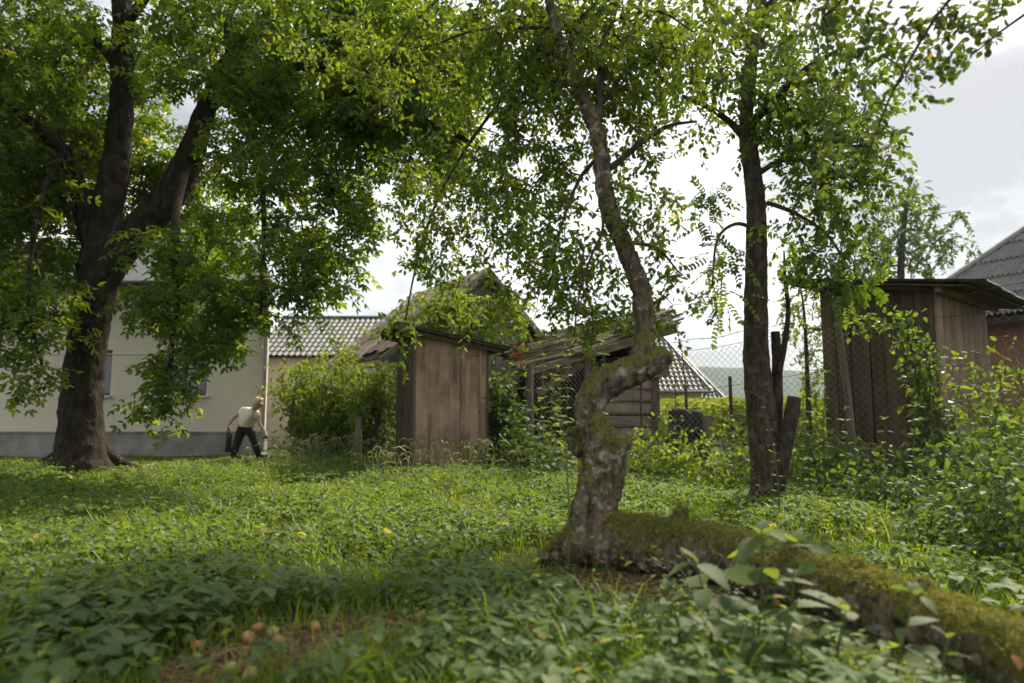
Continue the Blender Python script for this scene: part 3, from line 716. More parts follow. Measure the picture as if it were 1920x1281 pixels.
# ---- wire fence --------------------------------------------------------------
F0 = np.array((P(990, 800, 11.3)[0], 11.3, 0)); fd = unit((.735, -.68, 0)); fn = np.array((fd[1], -fd[0], 0))
FZ = lambda t_: 1.68 + .055 * t_ + .04 * math.sin(t_ * 1.7)
T = Thing('fence', 'rusty chain-link fence with wooden posts and a barbed top wire', 'fence', F0)
fz0 = .04
def zig(tA, tB, cell, wr=.003):
    Ls = []; t_ = tA; par = 0
    while t_ < tB:
        zt = FZ(t_) - .06 + rng.uniform(-.01, .03); nseg = int((zt - fz0) / (cell / 2)); pts = []
        for q in range(nseg + 1):
            k = (q + par) % 2
            tt = t_ + (cell / 2 if k else 0)
            sag = .02 * math.sin(tt * 2.3 + q * .11) + .012 * math.sin(q * .7 + tt)
            pts.append(F0 + fd * tt + fn * (sag + (.004 if k else -.004)) + UP * (fz0 + q * cell / 2))
        Ls.append(tube(pts, wr, 3, False)); t_ += cell / 2; par ^= 1
    return join(Ls)
V, F = zig(.05, 4.9, .085); T.part('wire_mesh', V, np.array(F), M['wire'], kind=None)
V, F = zig(4.95, 9.2, .095, .0018); T.part('wire_mesh', V, np.array(F), M['wire'])
for hh, rr_ in ((-.02, .003), (-.55, .0025)):
    pts = [F0 + fd * q + UP * (FZ(q) + hh - .04 * abs(math.sin(q * 1.25))) for q in np.arange(0, 9.3, .15)]
    V, F = tube(pts, rr_, 4); T.part('tension_wire', V, F, M['iron'])
bar = []; pts = [F0 + fd * q + UP * (FZ(q) + .14 - .07 * math.sin((q - 2.2) * .9) + .012 * math.sin(q * 9)) for q in np.arange(2.2, 9.3, .1)]
bar.append(tube(pts, .003, 4))
for p in pts:
    for q in range(2):
        d = rng.normal(0, 1, 3); d = unit(d) * .022; bar.append(tube([p - d, p + d], .0022, 3, False))
V, F = join(bar); T.part('barbed_wire', V, F, M['iron'])
for t_, top, wd, lean, mt in ((0, 1.72, .11, 0, 'rail_wood'), (2.1, 1.6, .035, .0, 'iron'), (4.93, 1.99, .085, -.12, 'rail_wood'), (9.0, 2.0, .1, .0, 'rail_wood')):
    p = F0 + fd * t_ - fn * .06
    pts, rr_ = resample([p - UP * .1, p + fd * lean * .4 + UP * top * .5, p + fd * lean + UP * top], [wd * .55, wd * .5, wd * .45], .3)
    V, F = tube(pts, rr_, 9, True, .10, 7); T.part('post', V, F, M[mt])
# garden fence remains left of the outhouse
def post(px, pyt, Yp, wd, mt, lab, lean=0.0, name='fence_post', cat='post', group=None):
    b_ = P(px, 800, Yp); z = P(px, pyt, Yp)[2]
    pts, rr_ = resample([(b_[0], Yp, -.1), (b_[0] + lean * .5, Yp, z * .5), (b_[0] + lean, Yp, z)], [wd * .55, wd * .52, wd * .46], .25)
    V, F = tube(pts, rr_, 9, True, .08, 6); o = link(name, mesh(name, V - np.array((b_[0], Yp, 0)), F), M[mt]); o.location = (b_[0], Yp, 0)
    tag(o, lab, cat, group); return o
post(673, 782, 12.6, .12, 'rail_wood', 'short pale round post among shrubs next to the outhouse')
post(700, 776, 13.0, .12, 'dead_wood', 'short dark leaning post close beside the outhouse door', .08)
post(1372, 706, 12.2, .065, 'iron', 'slim rusty iron post standing in the field behind the fence')
post(1288, 722, 12.6, .055, 'iron', 'short rusty iron post near the yellow house wall')
post(1296, 655, 12.4, .022, 'iron', 'thin leaning stake in front of the tiled roof', -.13, 'stake', 'stake')
post(1268, 700, 12.8, .02, 'iron', 'thin upright stake left of the short iron post', 0, 'stake', 'stake')
pts = [np.array(P(1340, 826, 12.2)), np.array(P(1372, 824, 12.15)), np.array(P(1480, 815, 12.0))]
V, F = tube(resample(pts, [.006] * 3, .2)[0], .006, 4); o = link('fence_wire', mesh('fence_wire', V, F), M['iron']); tag(o, 'loose rusty wire stretched low past the slim iron post', 'wire')

# ================================================================== TREES
def L3(lst, Y):        # traced limb: (px, py, width px[, dY]) -> points, radii
    pts, rad = [], []
    for q in lst:
        y = Y + (q[3] if len(q) > 3 else 0)
        pts.append(P(q[0], q[1], y)); rad.append(q[2] * MPP(y) / 2)
    return np.array(pts), np.array(rad)
class Skel:
    def __init__(s): s.p = []; s.par = []; s.r = []; s.n0 = 0
    def limb(s, pts, rad, step=.15):
        pts, rad = resample(pts, rad, step); prev = -1
        for p, r_ in zip(pts, rad): s.p.append(p); s.r.append(r_); s.par.append(-2 if prev < 0 else prev); prev = len(s.p) - 1
        s.n0 = len(s.p)
    def grow(s, targets, step=.14, droop=.10, wig=.03):
        base = np.array(s.p); d = np.array([np.min(np.sum((base - t_) ** 2, 1)) for t_ in targets])
        arr = np.zeros((len(s.p) + len(targets) * 40, 3)); n = len(s.p); arr[:n] = base
        ends = []
        for ti in np.argsort(d):
            t_ = targets[ti]; q = np.sum((arr[:n] - t_) ** 2, 1); j = int(np.argmin(q)); p0 = arr[j].copy(); dist = math.sqrt(q[j])
            m_ = max(1, min(38, int(dist / step))); prev = j
            bend = np.array((0, 0, 1.0)) * droop * dist + rng.normal(0, .12, 3) * dist
            for k in range(1, m_ + 1):
                f = k / m_; p = p0 * (1 - f) + t_ * f + bend * math.sin(math.pi * f) + (rng.normal(0, wig * step * 4, 3) if k < m_ else 0)
                arr[n] = p; s.p.append(p); s.par.append(prev); s.r.append(0); prev = n; n += 1
            ends.append(prev)
        cnt = np.zeros(len(s.p))
        for e_ in ends: cnt[e_] += 1
        for k in range(len(s.p) - 1, s.n0 - 1, -1):
            if s.par[k] >= 0: cnt[s.par[k]] += cnt[k]
        return ends, cnt
    def twigs(s, cnt, r0=.0022, sides=4, rmax=.05):
        """every grown segment as a short prism, thickness by what it carries"""
        idx = np.arange(s.n0, len(s.p)); pr = np.array(s.par)[idx]; p1 = np.array(s.p)[idx]; p0 = np.array(s.p)[pr]
        r1 = np.minimum(r0 * np.maximum(cnt[idx], 1) ** .5, rmax); r0_ = np.where(pr < s.n0, np.minimum(r1 * 1.3, rmax), np.minimum(r0 * np.maximum(cnt[pr], 1) ** .5, rmax))
        d = p1 - p0; x = np.cross(d, (0.31, .2, .93)); x /= np.linalg.norm(x, axis=1)[:, None] + 1e-9; y = np.cross(d / (np.linalg.norm(d, axis=1)[:, None] + 1e-9), x)
        a = np.arange(sides) / sides * TAU; n = len(idx)
        ring = lambda p, r_: p[:, None] + r_[:, None, None] * (np.cos(a)[None, :, None] * x[:, None] + np.sin(a)[None, :, None] * y[:, None])
        V = np.concatenate([ring(p0, r0_), ring(p1, r1)], 1).reshape(-1, 3)
        j = np.arange(sides); q = np.stack([j, (j + 1) % sides, sides + (j + 1) % sides, sides + j], 1)
        F = (q[None] + (np.arange(n) * 2 * sides)[:, None, None]).reshape(-1, 4)
        return V, F
def blob(px, py, Y, rx, ry, rY, n):
    p = rng.normal(0, 1, (n * 3, 3)); p /= np.linalg.norm(p, axis=1)[:, None]; p *= (rng.uniform(0, 1, (n * 3, 1)) ** (1 / 2.4)); p = p[:n]
    c = P(px, py, Y); m_ = MPP(Y)
    return c + p * np.array((rx * m_, rY, ry * m_))
def prisms(p0, p1, r0, r1, sides=3):
    d = p1 - p0; x = np.cross(d, (0.31, .2, .93)); x /= np.linalg.norm(x, axis=1)[:, None] + 1e-9; y = np.cross(d / (np.linalg.norm(d, axis=1)[:, None] + 1e-9), x)
    a = np.arange(sides) / sides * TAU; n = len(p0)
    ring = lambda p, r_: p[:, None] + r_ * (np.cos(a)[None, :, None] * x[:, None] + np.sin(a)[None, :, None] * y[:, None])
    V = np.concatenate([ring(p0, r0), ring(p1, r1)], 1).reshape(-1, 3); j = np.arange(sides); q = np.stack([j, (j + 1) % sides, sides + (j + 1) % sides, sides + j], 1)
    return V, (q[None] + (np.arange(n) * 2 * sides)[:, None, None]).reshape(-1, 4)
SPR = []
def sprigs(T, mat_=None):
    V = np.concatenate([a for a, b in SPR]); o = 0; F = []
    for a, b in SPR: F.append(b + o); o += len(a)
    SPR.clear(); T.part('sprigs', V, np.concatenate(F), mat_ or M['twig'], kind='stuff')
def simple_leaves(ends, tmpl, per, length, size, droop=.5, flat=.6):
    """a twig with 'per' leaves at each end point"""
    n = len(ends) * per; e_ = np.repeat(ends, per, 0)
    td = rng.normal(0, 1, (len(ends), 3)); td[:, 2] -= droop; td /= np.linalg.norm(td, axis=1)[:, None]
    t_ = np.tile(np.linspace(0, 1, per), len(ends)) + rng.uniform(-.06, .06, n)
    pos = e_ + np.repeat(td, per, 0) * (t_ * length)[:, None] + np.array((0, 0, -1.0)) * (t_ ** 2 * length * .25)[:, None]
    m1 = ends + td * (length * .5) - np.array((0, 0, length * .0625)); m2 = ends + td * length - np.array((0, 0, length * .25)); rt = .028 * size
    SPR.append(prisms(ends, m1, rt, rt * .8)); SPR.append(prisms(m1, m2, rt * .8, rt * .4))
    d = np.repeat(td, per, 0) * .7 + rng.normal(0, .75, (n, 3)); d[:, 2] -= .35
    up = rng.normal(0, flat, (n, 3)); up[:, 2] += 1
    rot = frames(d, up); sc = size * rng.uniform(.65, 1.2, n)
    return batch(tmpl[0], tmpl[1], pos + np.einsum('nij,j->ni', rot, (0, 1, 0)) * .02, rot, sc, np.clip(rng.beta(2, 2, n), 0, 1))
def compound_leaves(ends, tmpl, fronds, pairs, rachis, size, droop=.35):
    """pinnate leaves: 'fronds' per end point, each with opposite leaflet pairs and a terminal one"""
    n = len(ends) * fronds; e_ = np.repeat(ends, fronds, 0) + rng.normal(0, .05, (n, 3))
    d = rng.normal(0, 1, (n, 3)); d[:, 2] = d[:, 2] * .5 - droop; up = rng.normal(0, .45, (n, 3)); up[:, 2] += 1
    rot = frames(d, up); k = pairs * 2 + 1; ln = rachis * rng.uniform(.7, 1.2, n)
    P_, R_, S_, A_ = [], [], [], []
    q0 = e_; q1 = e_ + np.einsum('nij,nj->ni', rot, np.array((0, .5, -.07)) * ln[:, None]); q2 = e_ + np.einsum('nij,nj->ni', rot, np.array((0, 1, -.28)) * ln[:, None]); SPR.append(prisms(q0, q2, .016 * size, .008 * size))
    rb = rng.beta(2, 2, n)
    for q in range(k):
        term = q == k - 1; pr = q // 2; sgn = 1 if q % 2 else -1
        f = 1.0 if term else (.28 + .68 * pr / max(1, pairs - 1) if pairs > 1 else .6)
        ang = 0 if term else sgn * R(rng.uniform(52, 70))
        loc = np.zeros((n, 3)); loc[:, 1] = f; loc[:, 2] = -.28 * f * f
        pos = e_ + np.einsum('nij,nj->ni', rot, loc * ln[:, None])
        jit = rng.normal(0, .12, n); a = ang + jit
        ld = np.stack([np.sin(a), np.cos(a), -.15 - .25 * f + rng.normal(0, .12, n)], 1); lu = np.stack([rng.normal(0, .2, n), .2 * np.ones(n), np.ones(n)], 1)
        r2 = frames(np.einsum('nij,nj->ni', rot, ld), np.einsum('nij,nj->ni', rot, lu))
        sz = size * rng.uniform(.8, 1.15, n) * (.75 + .35 * f)
        P_.append(pos); R_.append(r2); S_.append(sz); A_.append(np.clip(rb + rng.normal(0, .08, n), 0, 1))
    return batch(tmpl[0], tmpl[1], np.concatenate(P_), np.concatenate(R_), np.concatenate(S_), np.concatenate(A_))
def fused(T, name, tubes, mat_, voxel, disp=.02, dscale=.18, label=None):
    """tubes fused into one organic surface"""
    V, F = join(tubes); o = T.part(name, V, F, mat_, smooth=True, label=label)
    md = o.modifiers.new('fuse', 'REMESH'); md.mode = 'VOXEL'; md.voxel_size = voxel; md.use_smooth_shade = True
    sm = o.modifiers.new('soft', 'SMOOTH'); sm.iterations = 2; sm.factor = .5
    for k, (st, sc) in enumerate(((disp, dscale), (disp * .45, dscale * .3))):
        tx = bpy.data.textures.new(name + '_relief', 'CLOUDS'); tx.noise_scale = sc; tx.noise_depth = 3
        dm = o.modifiers.new('relief', 'DISPLACE'); dm.texture = tx; dm.strength = st * 2; dm.mid_level = .5
    return o
def bake(o):
    dg = bpy.context.evaluated_depsgraph_get(); me = bpy.data.meshes.new_from_object(o.evaluated_get(dg)); old = o.data
    o.modifiers.clear(); o.data = me; return me

# ---- the big walnut on the left ------------------------------------------------
YW = 11.0
T = Thing('walnut_tree', 'big dark walnut tree with forked trunk on the left', 'tree', G(155, 880))
sk = Skel()
limbs = [
    [(153, 900, 116, .0), (152, 865, 92), (151, 820, 78), (152, 760, 71), (157, 700, 69), (165, 640, 67), (172, 580, 70), (182, 520, 72), (186, 480, 64), (197, 410, 56), (212, 330, 52), (224, 250, 46), (230, 150, 42), (230, 50, 38), (226, -80, 42), (215, -260, 32), (205, -420, 18)],
    [(180, 540, 60), (215, 485, 62), (262, 430, 62), (308, 378, 62), (342, 325, 56), (366, 265, 46, -.2), (388, 200, 36, -.4), (425, 120, 30, -.6), (490, 50, 32, -.8), (560, -20, 26, -.9), (640, -110, 16, -1)],
    [(180, 470, 44), (158, 400, 38), (142, 340, 34), (120, 285, 28, -.3), (70, 235, 20, -.5), (0, 190, 15, -.7), (-80, 130, 9, -.8)],
    [(226, 130, 26), (190, 85, 22, .2), (140, 50, 16, .3), (60, 40, 11, .4), (-30, 60, 8, .4)],
    [(395, 195, 26, -.4), (460, 165, 22, -.9), (560, 125, 18, -1.3), (690, 135, 16, -1.6), (800, 190, 14, -1.8), (870, 262, 11, -1.9), (950, 300, 7, -2)],
    [(345, 320, 22, -.1), (330, 400, 16, -.9), (328, 480, 14, -1.3), (332, 560, 12, -1.5), (322, 640, 10, -1.6), (318, 690, 8, -1.6), (290, 735, 5, -1.6)],
    [(410, 150, 16, -.5), (470, 240, 13, -1.1), (490, 330, 11, -1.4), (495, 430, 9, -1.5), (492, 520, 7, -1.5), (488, 590, 5, -1.5)],
    [(228, 60, 20), (300, -40, 18, -.4), (400, -120, 14, -.8), (480, -200, 9, -1.2)],
    [(120, 285, 16, -.3), (80, 360, 12, -.9), (60, 470, 9, -1.2), (55, 580, 7, -1.3), (80, 690, 5, -1.4)],
    [(440, 0, 16, -.5), (425, 60, 12, -.9), (432, 130, 10, -1.1), (450, 190, 7, -1.2)],
]
tubes = []
for k, l_ in enumerate(limbs):
    pts, rad = L3(l_, YW); p2, r2 = resample(pts, rad, .14)
    tubes.append(tube(p2, r2, 18 if k < 3 else 8, True, .10 if k < 2 else .05, 5)); sk.limb(pts, rad, .2)
for ang, ln in ((200, .62), (170, .5), (245, .55), (290, .75), (330, .8), (15, .6), (60, .45), (110, .5)):   # root flares
    c = np.array((G(155, 880)[0], G(155, 880)[1], 0)); dv = np.array((math.cos(R(ang)), math.sin(R(ang)), 0))
    pts, rr = resample([c + dv * .18 + UP * .55, c + dv * .38 + UP * .20, c + dv * (.38 + ln * .5) + UP * .05, c + dv * (.38 + ln) - UP * .06], [.12, .13, .09, .03], .1)
    tubes.append(tube(pts, rr, 10, True, .1, 6))
fused(T, 'trunk', tubes[:3] + tubes[10:], M['wal_bark'], .028, .022, .16)
V, F = join(tubes[3:10]); T.part('limb', V, F, M['wal_bark'], smooth=True)
tgt = np.concatenate([blob(*b) for b in (
    (90, 110, 11.0, 250, 220, 2.4, 300), (370, 70, 10.6, 240, 170, 2.0, 210), (40, 400, 10.6, 130, 150, 1.4, 130), (-60, 250, 10.8, 130, 320, 2, 80), (120, 330, 11.6, 150, 130, 1.2, 90),
    (560, 330, 9.8, 120, 130, 1.0, 62), (560, 480, 9.6, 80, 90, .8, 30), (570, 120, 9.8, 170, 150, 1.2, 88), (730, 130, 9.4, 130, 150, 1.2, 95), (820, 260, 9.2, 110, 100, .8, 50), (660, 420, 9.4, 60, 130, .5, 30),
    (250, -330, 11, 420, 260, 3, 160), (-350, 0, 9, 200, 400, 2.2, 110), (-150, 350, 9.5, 110, 250, 1.5, 60), (700, -150, 10, 250, 150, 2, 70), (660, 230, 9.5, 90, 90, .7, 50), (690, 60, 9.6, 120, 90, .8, 60), (500, 200, 9.8, 80, 100, .8, 26), (850, 100, 9.2, 120, 120, .8, 60), (80, 250, 12.6, 230, 260, .9, 150), (330, 380, 12.3, 130, 90, .7, 50), (430, 400, 11.6, 80, 110, .8, 28), (300, 300, 11.8, 60, 90, .5, 26), (420, 290, 10, 90, 90, .8, 26))])  # some blobs lie out of view, above and left, added for shade
tgh = np.concatenate([blob(*b) for b in ((340, 450, 9.9, 125, 70, .8, 64), (350, 590, 9.5, 120, 110, .7, 92), (310, 735, 9.4, 60, 62, .4, 24), (60, 590, 9.8, 115, 110, .8, 70), (80, 715, 9.6, 70, 45, .4, 14), (460, 560, 9.5, 60, 90, .5, 24), (580, 560, 9.6, 60, 90, .5, 20))])
shade_tg = rng.uniform(0, 1, (430, 3)) * np.array((8.0, 8.5, 2.6)) + np.array((-13.0, 2.2, 0)); shade_tg[:, 2] += 1.6 + .70 * np.maximum(shade_tg[:, 1], 3.2) + rng.uniform(0, 1, 430)  # unseen leaf sites overhead, added to shade the left side
tg = np.concatenate([tgt, tgh, shade_tg])
# a gap of sky between the two stems
gp = (tg - np.array((0, 0, CAMZ))); pxs = CX + FPX * gp[:, 0] / (gp[:, 1] * CP + gp[:, 2] * SP); pys = CY - FPX * (gp[:, 2] * CP - gp[:, 1] * SP) / (gp[:, 1] * CP + gp[:, 2] * SP)
tg = tg[((pxs - 365) / 38) ** 2 + ((pys - 190) / 42) ** 2 > 1]
gp = (tg - np.array((0, 0, CAMZ))); dp = gp[:, 1] * CP + gp[:, 2] * SP; pxs = CX + FPX * gp[:, 0] / dp; pys = CY - FPX * (gp[:, 2] * CP - gp[:, 1] * SP) / dp
tx0 = np.interp(pys, [0, 150, 330, 480, 600, 900], [230, 230, 212, 186, 168, 152]); tx1 = np.interp(pys, [190, 265, 325, 430, 520], [388, 366, 342, 262, 190])
front = (tg[:, 1] < 11.1) & (pys > -50) & ((np.abs(pxs - tx0) < 62) | ((np.abs(pxs - tx1) < 50) & (pys > 190) & (pys < 500))) & (rng.uniform(0, 1, len(tg)) < .62)
tg = tg[~front]
ends, cnt = sk.grow(tg, .22, .08)
V, F = sk.twigs(cnt, .003, 3, .035); T.part('twigs', V, F, M['twig'], kind='stuff')
E_ = np.array(sk.p)[ends]
low = np.array([np.min(np.sum((tgh - e_) ** 2, 1)) < 1e-6 for e_ in E_]); top_ = np.array([np.min(np.sum((shade_tg - e_) ** 2, 1)) < 1e-6 for e_ in E_])
V, F, A_ = bcat([compound_leaves(E_[~low & ~top_], LEAF_WAL, 10, 3, .25, .098), compound_leaves(E_[top_], LEAF_WAL, 7, 3, .36, .15), compound_leaves(E_[low], LEAF_WAL, 6, 3, .24, .098)])
T.part('crown', V, F, M['wal_leaf'], attr=A_, kind='stuff'); sprigs(T)

# ---- the crooked fallen plum ------------------------------------------------------
T = Thing('crooked_tree', 'crooked old fruit tree growing up from a mossy fallen trunk', 'tree', G(1110, 1060))
logp = [(1008, 1044, 22, 4.25), (1036, 1040, 46, 4.25), (1080, 1024, 82, 4.22), (1140, 1016, 112, 4.15), (1210, 1022, 116, 4.03), (1290, 1030, 116, 3.85), (1380, 1048, 118, 3.62), (1480, 1080, 128, 3.36), (1580, 1112, 138, 3.1), (1680, 1150, 146, 2.86), (1790, 1195, 158, 2.6), (1920, 1248, 172, 2.36), (2080, 1320, 190, 2.12), (2250, 1400, 190, 1.95)]
lp = np.array([P(a, b, d) for a, b, c_, d in logp]); lr = np.array([c_ * MPP(d) / 2 * .86 for a, b, c_, d in logp])
p2, r2 = resample(lp, lr, .05); tubes = [tube(p2, r2, 24, True, .06, 5)]
stem = [(1114, 1030, 82), (1112, 985, 82), (1119, 935, 82), (1131, 890, 80), (1136, 855, 82), (1128, 826, 72), (1114, 800, 56), (1104, 772, 53), (1111, 744, 58), (1135, 720, 60), (1167, 703, 58), (1199, 690, 55), (1228, 677, 49), (1252, 661, 35)]
pts, rad = L3(stem, 4.2); p2, r2 = resample(pts, rad, .03); tubes.append(tube(p2, r2, 20, True, .07, 8))
up_ = [(1195, 690, 40), (1206, 660, 42), (1208, 630, 38), (1206, 595, 37), (1203, 550, 37), (1188, 505, 36), (1168, 455, 35), (1144, 400, 34), (1132, 350, 31), (1128, 300, 30), (1120, 250, 32), (1104, 210, 29), (1086, 170, 26), (1070, 130, 24), (1054, 90, 22), (1040, 50, 20), (1030, 0, 18), (1015, -90, 14), (990, -180, 8)]
ptsU, radU = L3(up_, 4.2); p2, r2 = resample(ptsU, radU, .05); tubes.append(tube(p2, r2, 16, True, .07, 9))
for l_ in ([(1094, 850, 30, .08), (1076, 828, 28, .14), (1068, 806, 18, .14)], [(1150, 850, 56, -.05), (1172, 835, 34, -.06), (1180, 842, 16, -.07)], [(1085, 1005, 46), (1084, 970, 30), (1090, 945, 16)],
           [(1270, 985, 30, -.25), (1278, 962, 26, -.27), (1280, 950, 14, -.27)], [(1600, 1068, 34, -1.15), (1618, 1056, 22, -1.18)], [(1725, 1110, 40, -1.45), (1730, 1085, 16, -1.48)], [(1500, 1040, 50, -.9), (1470, 1020, 36, -.85)]):
    pts, rad = L3(l_, 4.2); p2, r2 = resample(pts, rad, .03); tubes.append(tube(p2, r2, 10, True, .15, 10))
otr = fused(T, 'trunk', tubes, M['plum_bark'], .011, .013, .05)
tx = bpy.data.textures.new('bark_plates', 'VORONOI'); tx.noise_scale = .035; tx.distance_metric = 'DISTANCE'
dm = otr.modifiers.new('plates', 'DISPLACE'); dm.texture = tx; dm.strength = .014; dm.mid_level = .45
TRUNK_ME = bake(otr)
sk = Skel(); sk.limb(ptsU[6:], radU[6:], .12)
limbs = [
    [(1118, 248, 20), (1123, 215, 18), (1126, 150, 16), (1129, 90, 15), (1146, 40, 13), (1165, -20, 10), (1190, -120, 6)],
    [(1135, 322, 14), (1160, 303, 13), (1180, 286, 12), (1210, 262, 11), (1255, 236, 8, -.1), (1305, 228, 5, -.2)],
    [(1128, 195, 10), (1160, 150, 9), (1185, 120, 7), (1210, 105, 5)],
    [(1036, 50, 10), (1000, 52, 8), (940, 52, 7, .2), (880, 60, 5, .3), (800, 90, 4, .4)],
    [(1066, 120, 9), (1030, 160, 7, .1), (985, 150, 6, .2), (930, 160, 4, .3)],
    [(1180, 455, 9), (1215, 460, 8), (1240, 472, 6), (1268, 505, 3)],
    [(1128, 290, 9), (1090, 330, 7, .1), (1060, 400, 6, .1), (1040, 480, 4, .1), (1030, 560, 3, .1)],
    [(1125, 370, 7, -.05), (1130, 430, 6, -.15), (1105, 490, 5, -.2), (1085, 560, 4, -.2), (1076, 632, 3, -.2)],
    [(1055, 90, 10), (1000, 120, 8, .3), (930, 200, 7, .5), (860, 300, 6, .6), (810, 400, 5, .7), (780, 500, 4, .7), (760, 600, 3, .6)],
    [(1010, -60, 9), (900, -60, 7, .4), (800, 20, 6, .6), (720, 120, 4, .8)],
    [(1146, 40, 8), (1230, 20, 6, -.1), (1300, 60, 4, -.2)],
]
tubes = []
for l_ in limbs:
    pts, rad = L3(l_, 4.2); p2, r2 = resample(pts, rad, .06); tubes.append(tube(p2, r2, 7, True, .08, 12)); sk.limb(pts, rad, .1)
V, F = join(tubes); T.part('limb', V, F, M['stem_bark'], smooth=True)
tg = np.concatenate([blob(*b) for b in (
    (950, 300, 4.6, 140, 190, .6, 105), (1080, 90, 4.4, 190, 120, .7, 120), (1040, 470, 4.3, 120, 110, .4, 62), (1215, 170, 4.3, 120, 130, .5, 48), (1235, 400, 4.2, 70, 60, .3, 20), (1245, 560, 4.5, 45, 60, .15, 14),
    (1110, 590, 4.6, 85, 40, .25, 22), (830, 470, 4.9, 70, 90, .3, 26), (880, 90, 4.8, 170, 120, .7, 88), (780, 350, 4.9, 80, 110, .4, 34), (765, 615, 4.75, 35, 35, .15, 6), (720, 120, 5.0, 90, 110, .5, 34),
    (1050, -150, 4.4, 280, 110, .9, 60), (1120, 20, 4.5, 200, 70, .6, 80), (1180, 110, 4.6, 120, 90, .5, 40), (1000, 120, 4.9, 130, 110, .4, 50), (930, 380, 4.9, 90, 110, .4, 30), (960, 30, 4.8, 160, 70, .5, 40), (640, 60, 5.2, 120, 100, .5, 30), (1180, 280, 4.5, 60, 60, .3, 14), (1290, 60, 4.2, 70, 90, .4, 20), (1150, 480, 4.2, 40, 80, .3, 10), (1030, 200, 4.5, 110, 130, .6, 46), (900, 560, 4.6, 50, 50, .2, 9))])
ends, cnt = sk.grow(tg, .09, .06, .02)
V, F = sk.twigs(cnt, .0013, 3, .010); T.part('twigs', V, F, M['twig'], kind='stuff')
V, F, A_ = simple_leaves(np.array(sk.p)[ends], LEAF_PLUM, 30, .26, .043)
T.part('crown', V, F, M['plum_leaf'], attr=A_, kind='stuff'); sprigs(T)
# moss tufts standing on the trunk
me = TRUNK_ME; nv = len(me.vertices); co = np.zeros(nv * 3, np.float32); no = np.zeros(nv * 3, np.float32)
me.vertices.foreach_get('co', co); me.vertices.foreach_get('normal', no); co = co.reshape(-1, 3) + T.loc; no = no.reshape(-1, 3)
mk = np.array([no[q, 2] * .55 + mnoise.fractal(Vector(co[q] * 4), 1, 2, 4) * .7 for q in range(nv)])
lowlog = (co[:, 2] < .62)
ok = np.where((lowlog & (mk > .22)) | (~lowlog & (co[:, 2] < 1.0) & (mk > .36)))[0]
print('moss sites', len(ok), 'trunk verts', nv)
sel = rng.choice(ok, min(42000, len(ok) * 3)); n = len(sel)
TMOSS = (np.array([(-.16, 0, 0), (.16, 0, 0), (.05, .6, .05), (0, 1, .15)]), [np.array([(0, 1, 2), (0, 2, 3)])])
d = no[sel] + rng.normal(0, .45, (n, 3)); rot = frames(d, rng.normal(0, 1, (n, 3)))
V, F, A_ = batch(*TMOSS, co[sel] - no[sel] * .003 + rng.normal(0, .006, (n, 3)), rot, rng.uniform(.008, .021, n), rng.beta(2, 2, n))
T.part('moss', V, F, M['moss'], attr=A_, kind='stuff')

# ---- second tree beside the dead stub -----------------------------------------------
YS = 6.6
T = Thing('young_tree', 'slender straight tree with a sawn-off side stub before the wire fence', 'tree', G(1440, 957))
sk = Skel(); tubes = []
limbs = [
    [(1442, 975, 70), (1440, 930, 62), (1437, 860, 58), (1430, 790, 56), (1423, 730, 52), (1418, 670, 48), (1417, 600, 44), (1418, 500, 42), (1418, 400, 37), (1412, 330, 35), (1404, 275, 34), (1400, 220, 28), (1408, 120, 25), (1425, 20, 22), (1440, -100, 17), (1450, -240, 10)],
    [(1404, 268, 18), (1375, 235, 14), (1335, 205, 11, -.2), (1280, 180, 7, -.4)],
    [(1402, 240, 18), (1450, 190, 15, -.2), (1510, 130, 12, -.4), (1580, 90, 8, -.6)],
    [(1415, 330, 12), (1470, 300, 10, -.2), (1540, 310, 8, -.5), (1600, 350, 5, -.7)],
    [(1415, 80, 14), (1350, 20, 10, .1), (1290, -40, 7, .2)],
    [(1418, 430, 9), (1380, 420, 7, -.2), (1345, 450, 5, -.3), (1335, 540, 3, -.3)],
    [(1425, 20, 14), (1510, -40, 11, -.3), (1600, -70, 8, -.5)],
    [(1440, 380, 9), (1490, 400, 8, -.3), (1550, 440, 6, -.5), (1590, 500, 4, -.6)],
]
for k, l_ in enumerate(limbs):
    pts, rad = L3(l_, YS); p2, r2 = resample(pts, rad, .08); tubes.append(tube(p2, r2, 14 if k == 0 else 7, True, .07, 8)); sk.limb(pts, rad, .15)
stub = [(1449, 950, 34, -.08), (1460, 890, 31, -.10), (1471, 835, 29, -.11), (1482, 785, 27, -.12), (1490, 745, 26, -.12)]
pts, rad = L3(stub, YS); p2, r2 = resample(pts, rad, .06); st1 = tube(p2, r2, 12, True, .12, 9)
fl = []
for ang in (180, 215, 250, 300, 340, 30, 90):
    c = np.array((G(1440, 957)[0], G(1440, 957)[1], 0)); dv = np.array((math.cos(R(ang)), math.sin(R(ang)), 0))
    pts, rr = resample([c + dv * .06 + UP * .3, c + dv * .13 + UP * .10, c + dv * .30 - UP * .03], [.06, .07, .025], .06); fl.append(tube(pts, rr, 8))
fused(T, 'trunk', tubes[:1] + fl, M['loc_bark'], .016, .010, .07)
T.part('stub', *st1, M['dead_wood'], smooth=True, label='dead sawn-off side stub leaning right')
stub2 = [(1448, 830, 30, .02), (1456, 760, 22, .0), (1457, 690, 19, 0), (1454, 622, 17, 0)]
pts, rad = L3(stub2, YS); p2, r2 = resample(pts, rad, .06); T.part('stub', *tube(p2, r2, 10, True, .1, 9), M['dead_wood'], smooth=True, label='upright broken dead stem close to the trunk')
thin = [(1460, 700, 14, -.08), (1472, 640, 11, -.1), (1478, 580, 9, -.1), (1472, 520, 6, -.1), (1470, 470, 3, -.1)]
